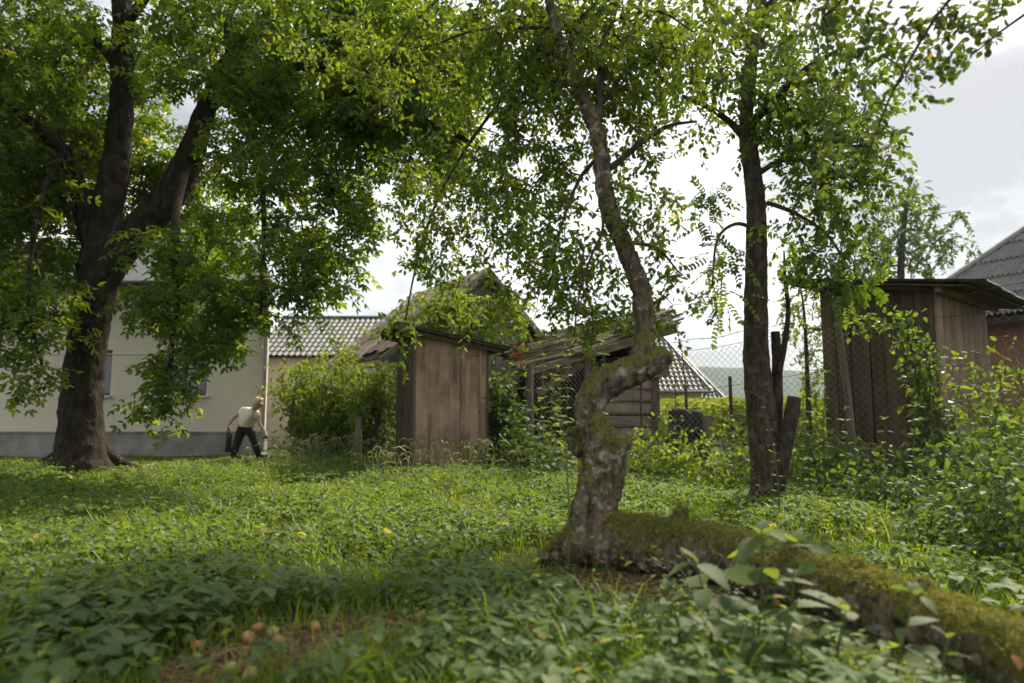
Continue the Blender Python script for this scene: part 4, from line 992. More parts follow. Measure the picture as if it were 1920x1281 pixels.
pts, rad = L3(thin, YS); p2, r2 = resample(pts, rad, .06); T.part('dead_branch', *tube(p2, r2, 7, True, .08, 9), M['dead_wood'], smooth=True)
V, F = join(tubes[1:]); T.part('limb', V, F, M['loc_bark'], smooth=True)
tgs = np.concatenate([blob(*b) for b in ((1430, 130, 6.5, 170, 130, .9, 120), (1560, 180, 6.3, 120, 150, .7, 90), (1590, 370, 6.1, 80, 80, .5, 40), (1640, 250, 6.2, 60, 90, .4, 26), (1480, 230, 6.3, 80, 90, .5, 40), (1420, -80, 6.5, 220, 90, 1, 60), (1310, 130, 6.6, 70, 110, .5, 26), (1510, 330, 6.2, 60, 80, .4, 20), (1480, 430, 6.3, 40, 40, .3, 8))])
tgc = np.concatenate([blob(*b) for b in ((1350, 500, 6.35, 35, 85, .25, 12), (1580, 505, 5.9, 65, 45, .3, 15), (1530, 460, 6.0, 60, 50, .4, 12), (1340, 380, 6.4, 40, 60, .3, 8))])
ends, cnt = sk.grow(np.concatenate([tgs, tgc]), .12, .06, .02)
V, F = sk.twigs(cnt, .0016, 3, .012); T.part('twigs', V, F, M['twig'], kind='stuff')
E_ = np.array(sk.p)[ends]
isc = np.array([np.min(np.sum((tgc - e_) ** 2, 1)) < 1e-6 for e_ in E_])
V, F, A_ = bcat([simple_leaves(E_[~isc], LEAF_PLUM, 26, .34, .062), compound_leaves(E_[isc], LEAF_OVAL, 4, 6, .26, .048, .4)])
T.part('crown', V, F, M['loc_leaf'], attr=A_, kind='stuff'); sprigs(T)

# ---- apple tree standing outside the picture on the right, its boughs reach in ---------
T = Thing('apple_tree', 'apple tree bough with broad leaves hanging into the upper right corner', 'tree', (3.9, 2.6, 0))
sk = Skel(); tubes = []
tr = np.array([(3.9, 2.6, -.1), (3.86, 2.62, .5), (3.7, 2.7, 1.1), (3.5, 2.8, 1.7)]); tubes.append(tube(*resample(tr, [.17, .13, .12, .11], .1), 14, True, .1, 6))
for l_ in ([(3.5, 2.8, 1.65), (3.3, 2.85, 2.6), (2.8, 2.95, 3.25), (2.0, 3.05, 3.2), (1.35, 3.2, 2.95)], [(2.75, 2.95, 3.0), (2.5, 3.0, 2.8), (2.25, 3.0, 2.62), (2.1, 3.0, 2.5)], [(2.3, 3.05, 3.0), (2.0, 3.0, 2.75), (1.8, 3.1, 2.4), (1.7, 3.2, 2.1)], [(3.5, 2.8, 1.65), (3.7, 2.7, 2.6), (3.6, 2.7, 3.2)]):
    rr = np.linspace(.034 if l_[0][0] > 3.4 else .010, .003, len(l_)); pts, rr = resample(np.array(l_), rr, .08); tubes.append(tube(pts, rr, 8, True, .06, 9)); sk.limb(np.array(l_), np.linspace(.034, .003, len(l_)), .1)
V, F = join(tubes); T.part('trunk', V, F, M['stem_bark'], smooth=True)
tg = np.concatenate([blob(*b) for b in ((1480, 40, 3.3, 170, 60, .4, 26), (1610, 130, 3.2, 90, 110, .35, 20), (1740, 50, 3.1, 110, 60, .3, 14), (1850, 70, 3.0, 60, 45, .2, 6), (1650, 300, 3.2, 50, 80, .2, 6), (1600, -60, 3.2, 200, 60, .4, 24), (1560, 250, 3.2, 60, 80, .3, 9), (1870, -40, 3.0, 100, 60, .3, 10), (2050, 0, 3, 100, 80, .3, 10))])
shade_tg = rng.uniform(0, 1, (110, 3)) * np.array((4.0, 3.4, 1.0)) + np.array((.9, -.6, 2.75)); shade_tg[:, 2] += np.maximum(0, shade_tg[:, 1] - 1.6) * .62; tg = np.concatenate([tg, shade_tg])  # more unseen leaves above the view, added to darken the near right ground
ends, cnt = sk.grow(tg, .07, .05, .02)
V, F = sk.twigs(cnt, .0012, 4, .008); T.part('twigs', V, F, M['twig'], kind='stuff')
V, F, A_ = simple_leaves(np.array(sk.p)[ends], LEAF_BIG, 18, .20, .040)
T.part('crown', V, F, M['apple_leaf'], attr=A_, kind='stuff'); sprigs(T)

# ---- trees behind -------------------------------------------------------------------
def back_tree(name, label, Y, trunk, blobs, per, size, mat_, twl=.5, cat='tree', r0=.006):
    pts, rad = L3(trunk, Y); T = Thing(name, label, cat, (pts[0][0], Y, 0)); pts[0][2] = -.1
    sk = Skel(); sk.limb(pts, rad, .4); p2, r2 = resample(pts, rad, .3); V, F = tube(p2, r2, 10, True, .08, 3); T.part('trunk', V, F, M['loc_bark'], smooth=True)
    tg = np.concatenate([blob(*b) for b in blobs]); tg = tg[tg[:, 2] > .3]
    ends, cnt = sk.grow(tg, .35, .05)
    V, F = sk.twigs(cnt, r0, 3, .06); T.part('twigs', V, F, M['twig'], kind='stuff')
    V, F, A_ = simple_leaves(np.array(sk.p)[ends], LEAF_PLUM, per, twl, size)
    T.part('crown', V, F, mat_, attr=A_, kind='stuff'); sprigs(T)
back_tree('plum_tree', 'dark round-headed tree behind the plank shed and corrugated roof', 21, [(1690, 800, 20), (1690, 600, 16), (1690, 480, 12), (1700, 380, 8)],
          ((1690, 450, 21, 90, 90, 1.6, 90), (1770, 440, 21, 60, 50, 1, 28), (1620, 480, 21, 70, 70, 1.2, 36), (1700, 380, 21, 50, 40, 1, 14)), 26, .12, M['back_leaf'], .6)
back_tree('hazel_tree', 'bright leafy small tree between the slender tree and the plank shed', 11.5, [(1520, 880, 12), (1515, 740, 9), (1510, 620, 6), (1505, 560, 4)],
          ((1510, 590, 11.5, 45, 80, .6, 40), (1525, 720, 11.5, 35, 80, .5, 30), (1490, 480, 11.5, 40, 60, .5, 18), (1500, 800, 11.4, 45, 60, .5, 20)), 20, .07, M['bush_leaf'], .3, r0=.003)
back_tree('elder_tree', 'light green small tree between outhouse and grey plank gable', 13.6, [(870, 880, 14), (875, 760, 11), (880, 660, 8), (885, 600, 5)],
          ((800, 575, 13.6, 60, 40, .6, 26), (850, 600, 13.6, 75, 38, .6, 46), (930, 590, 13.8, 70, 50, .6, 56), (840, 560, 13.9, 50, 35, .5, 24), (790, 615, 13.5, 40, 30, .4, 12), (880, 640, 13.5, 60, 30, .4, 18), (960, 560, 14, 30, 40, .4, 10)), 16, .10, M['bush_leaf'], .4, r0=.003)

LOGX = lp[2:, 0]; LOGY = lp[2:, 1]
def by_log(x, y):
    d = np.min(np.hypot(x[:, None] - np.interp(np.linspace(0, 1, 40), np.linspace(0, 1, len(LOGX)), LOGX)[None], y[:, None] - np.interp(np.linspace(0, 1, 40), np.linspace(0, 1, len(LOGY)), LOGY)[None]), 1)
    return d

# ================================================================== SHRUBS AND WEEDS
BUSHLEAF = LEAF_PT
def arch_shrub(name, label, base, height, spread, nst, per, size, mat_, tmpl=None, cat='shrub', group=None, top=.75, lean=(0, 0), twl=.25, fill=26):
    """many stems from one foot, leafy twigs along the upper part of each"""
    base = np.array(base, float); T = Thing(name, label, cat, base, group); sk = Skel(); stems = []; ends = []
    for k in range(nst):
        a = rng.uniform(0, TAU); sp = spread * rng.uniform(.2, 1) ** .7; h = height * rng.uniform(.75, 1.0) * (1.05 - .45 * (sp / spread) ** 2)
        b0 = base + np.array((math.cos(a), math.sin(a), 0)) * spread * .15
        tip = base + np.array((math.cos(a) * sp + lean[0], math.sin(a) * sp + lean[1], h)); mid = b0 * .5 + tip * .5 + np.array((0, 0, h * .12)) - np.array((math.cos(a), math.sin(a), 0)) * sp * .12
        pts, rr = resample([b0 - UP * .05, mid, tip], ([.008 * height ** .5, .005 * height ** .5, .002] if name != 'bramble_bush' else [.005, .004, .002]), .12); stems.append(tube(pts, rr, 5, False))
        n_ = len(pts); lo = int(n_ * (1 - top))
        for q in range(fill):
            j = rng.integers(lo, n_); off = rng.normal(0, 1, 3); off /= np.linalg.norm(off); off *= spread * .36 * rng.uniform(.2, 1)
            ends.append(pts[j] + off)
    V, F = join(stems); T.part('stems', V, F, M['stem'] if name == 'bramble_bush' else M['twig'], smooth=True)
    ends = np.array(ends); ends = ends[ends[:, 2] > .03]
    V, F, A_ = simple_leaves(ends, tmpl or LEAF_PLUM, per, twl, size, .2)
    T.part('foliage', V, F, mat_, attr=A_, kind='stuff'); sprigs(T); return T
def gz(x, y): return float(gh(np.array(x), np.array(y)))
def at(px, Y): p = P(px, 800, Y); return (p[0], Y, gz(p[0], Y))
arch_shrub('lilac_shrub', 'tall leafy green shrub beside the house corner, right of the person', at(578, 14.9), 2.5, .85, 15, 8, .085, M['bush_leaf'], top=.97, fill=46)
arch_shrub('lilac_shrub', 'bushy green shrub in front of the grey tiled outbuilding roof', at(620, 14.2), 2.45, 1.0, 16, 8, .085, M['bush_leaf'], top=.97, fill=46)
arch_shrub('lilac_shrub', 'leafy shrub crowding against the outhouse door side', at(695, 13.4), 2.25, .8, 14, 8, .085, M['bush_leaf'], top=.97, fill=40)
arch_shrub('creeper_thicket', 'dark creeper thicket against the outhouse side by the fence post', at(950, 12.0), 1.95, .55, 15, 6, .10, M['dark_bush'], LEAF_PT, top=.95, fill=28)
arch_shrub('creeper_thicket', 'low dark creeper tangle at the foot of the fence post', at(985, 10.6), .95, .5, 10, 6, .085, M['dark_bush'], LEAF_PT, top=1, fill=18)
arch_shrub('bramble_bush', 'bright leafy sapling in front of the black jacket', at(1265, 8.9), .95, .38, 8, 6, .085, M['bush_leaf'], LEAF_PT, top=.8, fill=10)
arch_shrub('bramble_bush', 'sunny green bush left of the slender tree behind the fence', at(1385, 9.6), 1.05, .55, 10, 6, .08, M['bush_leaf'], LEAF_PT, top=.9, fill=14)
arch_shrub('bramble_bush', 'low yellow-green bush under the log wall', at(1190, 9.4), .55, .55, 8, 6, .07, M['bush_leaf'], LEAF_PT, top=1, fill=12)
arch_shrub('bramble_bush', 'low bush at the foot of the slender tree, left side', at(1350, 7.9), .55, .55, 9, 6, .07, M['bush_leaf'], LEAF_PT, top=1, fill=12)
arch_shrub('bramble_bush', 'light green bush between dead stub and plank shed', at(1530, 8.6), .9, .45, 10, 6, .08, M['bush_leaf'], LEAF_PT, top=.9, fill=16)
arch_shrub('bramble_bush', 'green bush climbing at the right picture edge before the brick wall', at(1890, 6.4), 1.7, .5, 11, 7, .062, M['bush_leaf'], LEAF_PT, top=.85, fill=22)
arch_shrub('bramble_bush', 'dark leafy bush low at the right picture edge', at(1880, 5.0), .9, .6, 13, 8, .065, M['dark_bush'], LEAF_PT, top=.95, fill=16)
arch_shrub('bramble_bush', 'dark weedy bush at the foot of the plank shed', at(1745, 7.2), .5, .7, 12, 8, .065, M['dark_bush'], LEAF_PT, top=1, fill=14)
arch_shrub('bramble_bush', 'shady leafy bush low in the right corner before the shed', at(1830, 4.6), .55, .55, 13, 8, .06, M['dark_bush'], LEAF_PT, top=1, fill=18)
arch_shrub('bramble_bush', 'shady bush spreading below the shed planks', at(1690, 6.2), .38, .6, 12, 8, .06, M['dark_bush'], LEAF_PT, top=1, fill=16)
arch_shrub('bramble_bush', 'low dark bush cut by the right edge above the fallen trunk', at(1935, 3.8), .62, .5, 12, 8, .055, M['dark_bush'], LEAF_PT, top=1, fill=16)
arch_shrub('bramble_bush', 'weedy bush under the leaning fence post', at(1625, 7.3), .55, .45, 8, 6, .075, M['dark_bush'], LEAF_PT, top=1, fill=10)
# climbing vine on the shed front
T = Thing('climbing_vine', 'leafy vine climbing the plank shed above the wire fence', 'vine', at(1745, 7.35)); ends = []; st = []
for l_ in ([(1745, 925, 0), (1735, 800, 0), (1715, 690, 0), (1700, 610, 0), (1690, 588, 0)], [(1735, 800, 0), (1745, 720, -.05), (1735, 640, -.05)], [(1700, 612, 0), (1660, 606, .05), (1610, 598, .1)], [(1760, 900, -.1), (1790, 800, -.1), (1770, 760, -.1)]):
    pts, rr = resample([P(a, b, 7.35 + c_) for a, b, c_ in l_], [.006] * len(l_), .06); st.append(tube(pts, rr, 5, False))
    for p in pts[3:]:
        for q in range(4): ends.append(p + rng.normal(0, .055, 3))
V, F = join(st); T.part('stems', V, F, M['twig']); V, F, A_ = simple_leaves(np.array(ends), LEAF_BIG, 4, .10, .065); T.part('foliage', V, F, M['net_leaf'], attr=A_, kind='stuff'); sprigs(T)

# single-leaf meshes shared by the nearer plants
def leaf_me(name, tm_, mat_):
    me = mesh(name, tm_[0], tm_[1]); me.materials.append(mat_); return me
LN = leaf_me('nettle_leaf', LEAF_NET, M['net_leaf_o']); LE = leaf_me('elder_leaf', LEAF_ELD, M['eld_leaf_o']); LB = leaf_me('broad_leaf', LEAF_BIG, M['net_leaf_o'])
def mat4(pos, d, up, s):
    Rm = frames(np.array([d], float), np.array([up], float))[0]
    m_ = Matrix([[Rm[r_, c_] * s for c_ in range(3)] + [pos[r_]] for r_ in range(3)] + [[0, 0, 0, 1]]); return m_
def stalk(name, label, base, h, nodes, size, leafme, group=None, cat='weed', lean=(0, 0), flower=False, taper=.55, start=.18, up=.25):
    """an upright weed: a stem with opposite leaf pairs, each leaf a part of its own"""
    base = np.array(base, float); T = Thing(name, label, cat, base, group)
    tip = base + np.array((lean[0], lean[1], h)); mid = (base + tip) / 2 + rng.normal(0, .03 * h, 3) * (1, 1, 0)
    pts, rr = resample([base - UP * .04, mid, tip], [.006, .0045, .002], .06)
    V, F = tube(pts, rr, 5, False); T.part('stem', V, F, M['stem'], smooth=True)
    a0 = rng.uniform(0, TAU)
    for k in range(nodes):
        f = start + (1 - start) * k / max(1, nodes - 1); j = min(len(pts) - 1, int(f * (len(pts) - 1))); p = pts[j]
        for sgn in (0, 1):
            a = a0 + k * R(90) + sgn * math.pi + rng.normal(0, .25); d = np.array((math.cos(a), math.sin(a), up + rng.normal(0, .22) - (.25 if f < .5 else 0)))
            T.inst('leaf', leafme, mat4(p + unit(d) * .012, d, np.array((rng.normal(0, .35), rng.normal(0, .35), 1)), size * rng.uniform(.7, 1.2) * (1 - (1 - taper) * f)))
    for sgn in range(3):
        a = rng.uniform(0, TAU); T.inst('leaf', leafme, mat4(tip, (math.cos(a), math.sin(a), 1.2), (0, 0, 1), size * .45))
    if flower:
        fl = []
        for k in range(60):
            f = rng.uniform(.62, 1.03); p = pts[min(len(pts) - 1, int(f * (len(pts) - 1)))] if f < 1 else tip; d = unit(rng.normal(0, 1, 3) + (0, 0, -.3)) * rng.uniform(.015, .045)
            fl.append(tube([p, p + d, p + d * 1.2 - UP * .012], [.002, .005, .002], 4, False))
        V, F = join(fl); T.part('flower_spike', V, F, M['hay'], attr=rng.uniform(0, .6, len(V)), kind='stuff')
    return T
# nettles along the fence
for px, Y_, h, lab, fl, nn_ in (
    (1030, 10.0, 1.45, 'leafy nettle between the fence post and the tallest spikes', True, 11), (1050, 9.4, 1.35, 'nettle with yellowing lower leaves left of the trunk bend', False, 10), (1075, 9.7, 1.7, 'nettle reaching over the low trunk bend', True, 11), (996, 9.8, 1.25, 'nettle growing against the wooden fence post', False, 10), (1020, 8.8, 1.05, 'nettle in front of the fence mesh near the post', False, 9), (1060, 8.6, .85, 'small nettle low before the fence mesh', False, 8),
    (1016, 10.3, 1.95, 'tallest nettle with a flowering spike beside the wooden fence post', True, 11), (1062, 9.9, 1.55, 'flowering nettle stalk left of the crooked trunk', True, 10),
    (1125, 9.8, 1.90, 'tall nettle spike rising behind the bend of the crooked trunk', True, 11), (1040, 9.3, 1.2, 'leafy nettle low beside the crooked trunk', False, 9),
    (1085, 9.0, 1.0, 'short leafy nettle close behind the crooked trunk', False, 8), (1005, 9.2, .95, 'short nettle under the tallest nettle spike', False, 8),
    (1545, 7.6, 1.35, 'tall nettle with drooping flowers left of the leaning fence post', True, 10), (1515, 7.2, 1.05, 'nettle right of the sawn-off stub', False, 9), (1580, 7.0, .95, 'nettle standing at the shed front corner', False, 8),
    (1640, 6.4, .85, 'nettle in the shade before the plank shed', False, 8), (1700, 6.0, .95, 'nettle with broad leaves before the shed boards', False, 8), (1775, 6.2, 1.1, 'taller nettle at the shed side boards', False, 9),
    (1830, 5.6, 1.05, 'nettle at the right beside the slab planks', False, 8), (1890, 5.2, 1.2, 'nettle at the right picture edge', False, 9), (1850, 4.6, .8, 'dark nettle low near the right picture edge', False, 8), (1910, 4.2, .85, 'near nettle cut by the right picture edge', False, 8)):
    stalk('nettle', lab, at(px, Y_), h, nn_, (.165 if Y_ > 8 else .125), LN, 'nettles along the fence', 'nettle', (rng.uniform(-.12, .12), rng.uniform(-.1, .05)), fl)
stalk('sapling', 'thin sapling with round pale leaves before the slender tree', at(1455, 5.3), .92, 12, .062, LB, None, 'sapling', (-.08, 0), False, .6, .12)
stalk('sapling', 'thin climbing shoot with small leaves in front of the crooked trunk', at(1062, 3.85), .85, 10, .045, LB, None, 'sapling', (-.02, 0), False, .7, .15)
# big blurred weeds in the foreground
for px, Y_, h, lab, sz, nn_, ln in (
    (1395, 2.5, .44, 'big grey-green weed rising in front of the mossy trunk', .19, 8, (.05, 0)), (1440, 2.45, .42, 'broad-leaved weed right of the big grey-green one', .18, 6, (.08, 0)), (1330, 2.45, .36, 'broad-leaved weed left of the big grey-green one', .17, 6, (-.06, 0)),
    (1270, 2.5, .26, 'low pale weed near the bottom edge left of the fallen trunk', .12, 4, (-.05, 0)), (1540, 2.3, .24, 'low weed below the fallen trunk near the bottom edge', .12, 4, (.05, 0)), (1640, 2.25, .30, 'weed leaning along the shaded side of the fallen trunk', .12, 5, (.1, 0)),
    (1490, 2.2, .22, 'dark weed at the bottom edge under the fallen trunk', .13, 4, (0, 0)), (1720, 2.15, .2, 'last low weed before the dark trunk underside', .11, 4, (.05, 0)), (1400, 2.25, .22, 'dark green broad weed at the bottom edge', .15, 4, (0, 0))):
    stalk('broadleaf_weed', lab, at(px, Y_), h, nn_, sz, LN, 'weeds in the foreground', 'weed', ln, False, .75, .3, .12)
# ground elder plants near the camera, each leaf a part
spots = []
k = 0
while len(spots) < 150 and k < 4000:
    k += 1
    px, py = rng.uniform(-10, 1930), rng.uniform(1105, 1290); g = G(px, py)
    if bare_at(np.array([g[0]]), np.array([g[1]]))[0] > .3: continue
    if 1180 < px and py < 1075 + (px - 1180) * .28: continue
    if by_log(np.array([g[0]]), np.array([g[1]]))[0] < .52: continue
    if any((g[0] - q[0]) ** 2 + (g[1] - q[1]) ** 2 < .012 for q in spots): continue
    spots.append(g)
for g in spots:
    x_, y_ = g[0], g[1]; b_ = np.array((x_, y_, gz(x_, y_)))
    T = Thing('ground_elder', 'low ground elder plant with three-part leaf in the near grass', 'plant', b_, 'ground elder plants in the near grass')
    h = rng.uniform(.05, .15); tip = b_ + np.array((rng.normal(0, .02), rng.normal(0, .02), h))
    V, F = tube([b_ - UP * .02, (b_ + tip) / 2 + (.008, 0, 0), tip], .0022, 4, False); T.part('stem', V, F, M['stem'])
    a0 = rng.uniform(0, TAU); sz = rng.uniform(.045, .085); tilt = rng.normal(0, .15, 2)
    for q, da in enumerate((0, 1.25, -1.25, 2.3, -2.3)[:rng.choice((3, 3, 5))]):
        a = a0 + da + rng.normal(0, .12); d = np.array((math.cos(a), math.sin(a), -.05 + rng.normal(0, .12)))
        T.inst('leaf', LE, mat4(tip + unit(d) * .012, d, (tilt[0], tilt[1], 1), sz * (1.05 if q == 0 else .9)))

# ================================================================== GROUND COVER (nobody could count it)
def wedge(n, r0, r1, pw=1.0, half=52):
    a = R(1) * rng.uniform(-half, half, n); r_ = r0 + (r1 - r0) * rng.uniform(0, 1, n) ** pw
    return r_ * np.sin(a), r_ * np.cos(a), r_
def patch(x, y, f=1.0, ph=0.0):
    return np.array([.5 + .62 * mnoise.fractal(Vector((a * f * .9, b * f * .9, ph * 7)), 1.0, 2.0, 2) for a, b in zip(x, y)])
def clear(x, y):
    """True where plants may stand: not inside walls"""
    ok = ~((y > HY - .1) & (x < xr + .1))
    q = np.stack([x, y], -1) - OUTHOUSE[:2]; u_, v_ = q @ np.array((math.cos(R(22)), math.sin(R(22)))), q @ np.array((-math.sin(R(22)), math.cos(R(22))))
    ok &= ~((u_ > -.03) & (u_ < 1.33) & (v_ > -.02) & (v_ < 1.2))
    return ok
BLADE = (np.array([(-.5, 0, 0), (.5, 0, 0), (.38, .45, .05), (-.38, .45, .05), (.22, .8, .22), (-.22, .8, .22), (0, 1.0, .45)]), [np.array([(0, 1, 2, 3), (3, 2, 4, 5)]), np.array([(5, 4, 6)])])
def blades(x, y, h, wd, lean=.35):
    n = len(x); pos = np.stack([x, y, gh(x, y) - .01], -1); a = rng.uniform(0, TAU, n)
    up = np.stack([np.cos(a), np.sin(a), np.zeros(n)], -1); d = np.stack([np.cos(a) * rng.uniform(0, lean, n), np.sin(a) * rng.uniform(0, lean, n), np.ones(n)], -1)
    rot = frames(d, up); return pos, rot, np.stack([wd, h, h], -1)
# short grass everywhere in view
x_, y_, r_ = wedge(145000, 1.7, 19, 1.1); b_ = bare_at(x_, y_); ok = clear(x_, y_) & (rng.uniform(0, 1, len(x_)) > b_ * .95); x_, y_, r_ = x_[ok], y_[ok], r_[ok]
nl = by_log(x_, y_); hh = np.where(nl < .6, .45, 1) * (.045 + .085 * patch(x_, y_, .7)) * rng.uniform(.6, 1.35, len(x_)); lawn = (y_ > 12.2) & (x_ < -4.3); hh[lawn] *= .45
pos, rot, sc = blades(x_, y_, hh, .0045 + .0011 * r_ * rng.uniform(.7, 1.3, len(x_)))
BLADE_FAR = (np.array([(-.5, 0, 0), (.5, 0, 0), (.34, .6, .10), (-.34, .6, .10), (0, 1.0, .4)]), [np.array([(0, 1, 2, 3)]), np.array([(3, 2, 4)])])
aa = rng.beta(2, 2.2, len(x_)); nr = r_ < 4.5
V, F, A_ = bcat([batch(*BLADE, pos[nr], rot[nr], sc[nr], aa[nr]), batch(*BLADE_FAR, pos[~nr], rot[~nr], sc[~nr], aa[~nr])])
o = link('grass', mesh('grass', V, F, False, A_), M['grass']); tag(o, 'short green grass covering the orchard floor', 'grass', kind='stuff')
# long grass in tufts
tx_, ty_, tr_ = wedge(420, 2.0, 15, .8); ok = clear(tx_, ty_) & (bare_at(tx_, ty_) < .2) & (by_log(tx_, ty_) > .5); tx_, ty_ = tx_[ok], ty_[ok]
n_ = 22; x_ = np.repeat(tx_, n_) + rng.normal(0, .06, len(tx_) * n_); y_ = np.repeat(ty_, n_) + rng.normal(0, .06, len(tx_) * n_)
lawn = (y_ > 12.2) & (x_ < -4.3); x_, y_ = x_[~lawn], y_[~lawn]
pos, rot, sc = blades(x_, y_, rng.uniform(.14, .34, len(x_)), rng.uniform(.005, .009, len(x_)), .9)
V, F, A_ = batch(*BLADE, pos, rot, sc, rng.beta(2, 2.5, len(x_)))
o = link('long_grass', mesh('long_grass', V, F, False, A_), M['grass']); tag(o, 'tufts of longer grass between the ground elder', 'grass', kind='stuff')
# ground elder carpet
x_, y_, r_ = wedge(46000, 1.9, 14.5, .95); ok = clear(x_, y_) & (rng.uniform(0, 1, 46000) < .55 + r_ * .07) & (by_log(x_, y_) > .55) & (bare_at(x_, y_) < .25) & (patch(x_, y_, .75, .6) * .6 + patch(x_, y_, 2.1, 2.2) * .4 + rng.uniform(-.16, .16, len(x_)) > .47) & ~((y_ > 12) & (x_ < -4.3)); x_, y_ = x_[ok], y_[ok]
n_ = len(x_); h = rng.uniform(.05, .17, n_); tip = np.stack([x_ + rng.normal(0, .02, n_), y_ + rng.normal(0, .02, n_), gh(x_, y_) + h], -1); sz = rng.uniform(.03, .075, n_) * (.7 + .6 * patch(x_, y_, .5, 3.0)); a0 = rng.uniform(0, TAU, n_); rb = rng.beta(2, 2.2, n_)
PL = []
for da, s_ in ((0, 1.05), (1.25, .9), (-1.25, .9)):
    a = a0 + da + rng.normal(0, .12, n_); d = np.stack([np.cos(a), np.sin(a), rng.normal(-.08, .2, n_)], -1); up = np.stack([rng.normal(0, .22, n_), rng.normal(0, .22, n_), np.ones(n_)], -1)
    nr = np.hypot(x_, y_) < 4.0; fr_l = frames(d, up); aa = np.clip(rb + rng.normal(0, .06, n_), 0, 1)
    for msk, tm_ in ((nr, LEAF_ELD), (~nr, LEAF_FAR)): PL.append(batch(*tm_, (tip + d * .012)[msk], fr_l[msk], (sz * s_)[msk], aa[msk]))
V, F, A_ = bcat(PL); o = link('ground_elder_carpet', mesh('ground_elder_carpet', V, F, False, A_), M['eld_leaf']); tag(o, 'carpet of ground elder leaves across the orchard floor', 'ground cover', kind='stuff')
# small mixed weeds
x_, y_, r_ = wedge(2600, 2.0, 14, .9); ok = clear(x_, y_) & (by_log(x_, y_) > .5) & (bare_at(x_, y_) < .3) & ~((y_ > 12) & (x_ < -4.3)); x_, y_ = x_[ok], y_[ok]; n0_ = len(x_); PL = []
hgt = rng.uniform(.08, .30, n0_) * np.where(rng.uniform(0, 1, n0_) < .12, 1.6, 1); lx, ly = rng.normal(0, .04, n0_), rng.normal(0, .04, n0_); st0 = np.stack([x_, y_, gh(x_, y_)], -1); st1_ = st0 + np.stack([lx, ly, hgt], -1)
for lv in range(7):
    f = (lv + 1) / 7; a = rng.uniform(0, TAU, n0_); d = np.stack([np.cos(a), np.sin(a), rng.normal(.35, .3, n0_)], -1); up = np.stack([rng.normal(0, .25, n0_), rng.normal(0, .25, n0_), np.ones(n0_)], -1)
    PL.append(batch(*tmpl_leaf(.52, .10, .20), st0 * (1 - f) + st1_ * f, frames(d, up), rng.uniform(.025, .06, n0_) * (1.1 - .4 * f), rng.beta(2, 1.6, n0_)))
V, F, A_ = bcat(PL); o = link('small_weeds', mesh('small_weeds', V, F, False, A_), M['bush_leaf']); tag(o, 'small mixed leafy weeds dotted over the orchard grass', 'weeds', kind='stuff')
# weeds thickening along the fence line
t_ = rng.uniform(-1.2, 9, 5200); off = rng.normal(0, .42, len(t_)); q = F0 + t_[:, None] * fd + off[:, None] * fn; h = rng.uniform(0, 1, len(t_)) ** 1.7 * .55
pos = q + UP * (h[:, None] + .02); n_ = len(pos); d = rng.normal(0, 1, (n_, 3)); d[:, 2] *= .4; up = rng.normal(0, .4, (n_, 3)); up[:, 2] += 1
V, F, A_ = batch(*LEAF_BIG, pos, frames(d, up), rng.uniform(.05, .10, n_), rng.beta(2, 2, n_)); o = link('fence_weeds', mesh('fence_weeds', V, F, False, A_), M['net_leaf']); tag(o, 'mixed low weeds growing along the wire fence', 'weeds', kind='stuff')
# tall seeding grass in front of outhouse and shrubs
x_ = rng.uniform(-5.0, .4, 460); y_ = 10.6 + rng.normal(0, 1.0, 460) + np.where(x_ < -2, 1.6, -.4); ok = clear(x_, y_) & (y_ > 8.6) & (y_ < 14.4) & ~((x_ < -4.2) & (y_ < 12.6)); x_, y_ = x_[ok], y_[ok]; x_ = np.concatenate([x_, rng.uniform(-6.6, -3.6, 130)]); y_ = np.concatenate([y_, rng.uniform(12.4, 14.2, 130)]); ok = ~((x_ < -4.0) & (y_ > 11.5) & (x_ / y_ < -.345)); x_, y_ = x_[ok], y_[ok]
SL = []
for a, b in zip(x_, y_):
    h = rng.uniform(.25, .55); an = rng.uniform(0, TAU); ln = rng.uniform(.05, .2); d = np.array((math.cos(an) * ln, math.sin(an) * ln, 0)); z = gz(a, b); p0 = np.array((a, b, z))
    pts = [p0, p0 + d * .25 + UP * h * .6, p0 + d * .7 + UP * h * .95, p0 + d * 1.25 + UP * h * .98, p0 + d * 1.7 + UP * h * .88]
    SL.append(tube(pts, [.0025, .0025, .004, .011, .003], 3, False))
V, F = join(SL); o = link('seeding_grass', mesh('seeding_grass', V, np.array(F), False, np.repeat(rng.beta(2, 2, len(x_)), 15)), M['hay']); tag(o, 'tall pale seeding grass before the outhouse and shrubs', 'grass', kind='stuff')
# straw and twigs on the bare patches
PS = []
for c, rr in BARE:
    n_ = int(900 * rr); x_ = c[0] + rng.normal(0, .5, n_) * rr; y_ = c[1] + rng.normal(0, .5, n_) * rr; PS.append(np.stack([x_, y_, gh(x_, y_) + .008], -1))
pos = np.concatenate(PS); n_ = len(pos); d = rng.normal(0, 1, (n_, 3)); d[:, 2] *= .12; up = rng.normal(0, .3, (n_, 3)); up[:, 2] += 1
V, F, A_ = batch(np.array([(-.03, 0, 0), (.03, 0, 0), (.02, 1, .03), (-.02, 1, .03)]), [np.array([(0, 1, 2, 3)])], pos, frames(d, up), rng.uniform(.05, .14, n_), rng.beta(2, 2, n_))
o = link('straw_litter', mesh('straw_litter', V, F, False, A_), M['straw']); tag(o, 'brown straw litter on the bare patches', 'litter', kind='stuff')
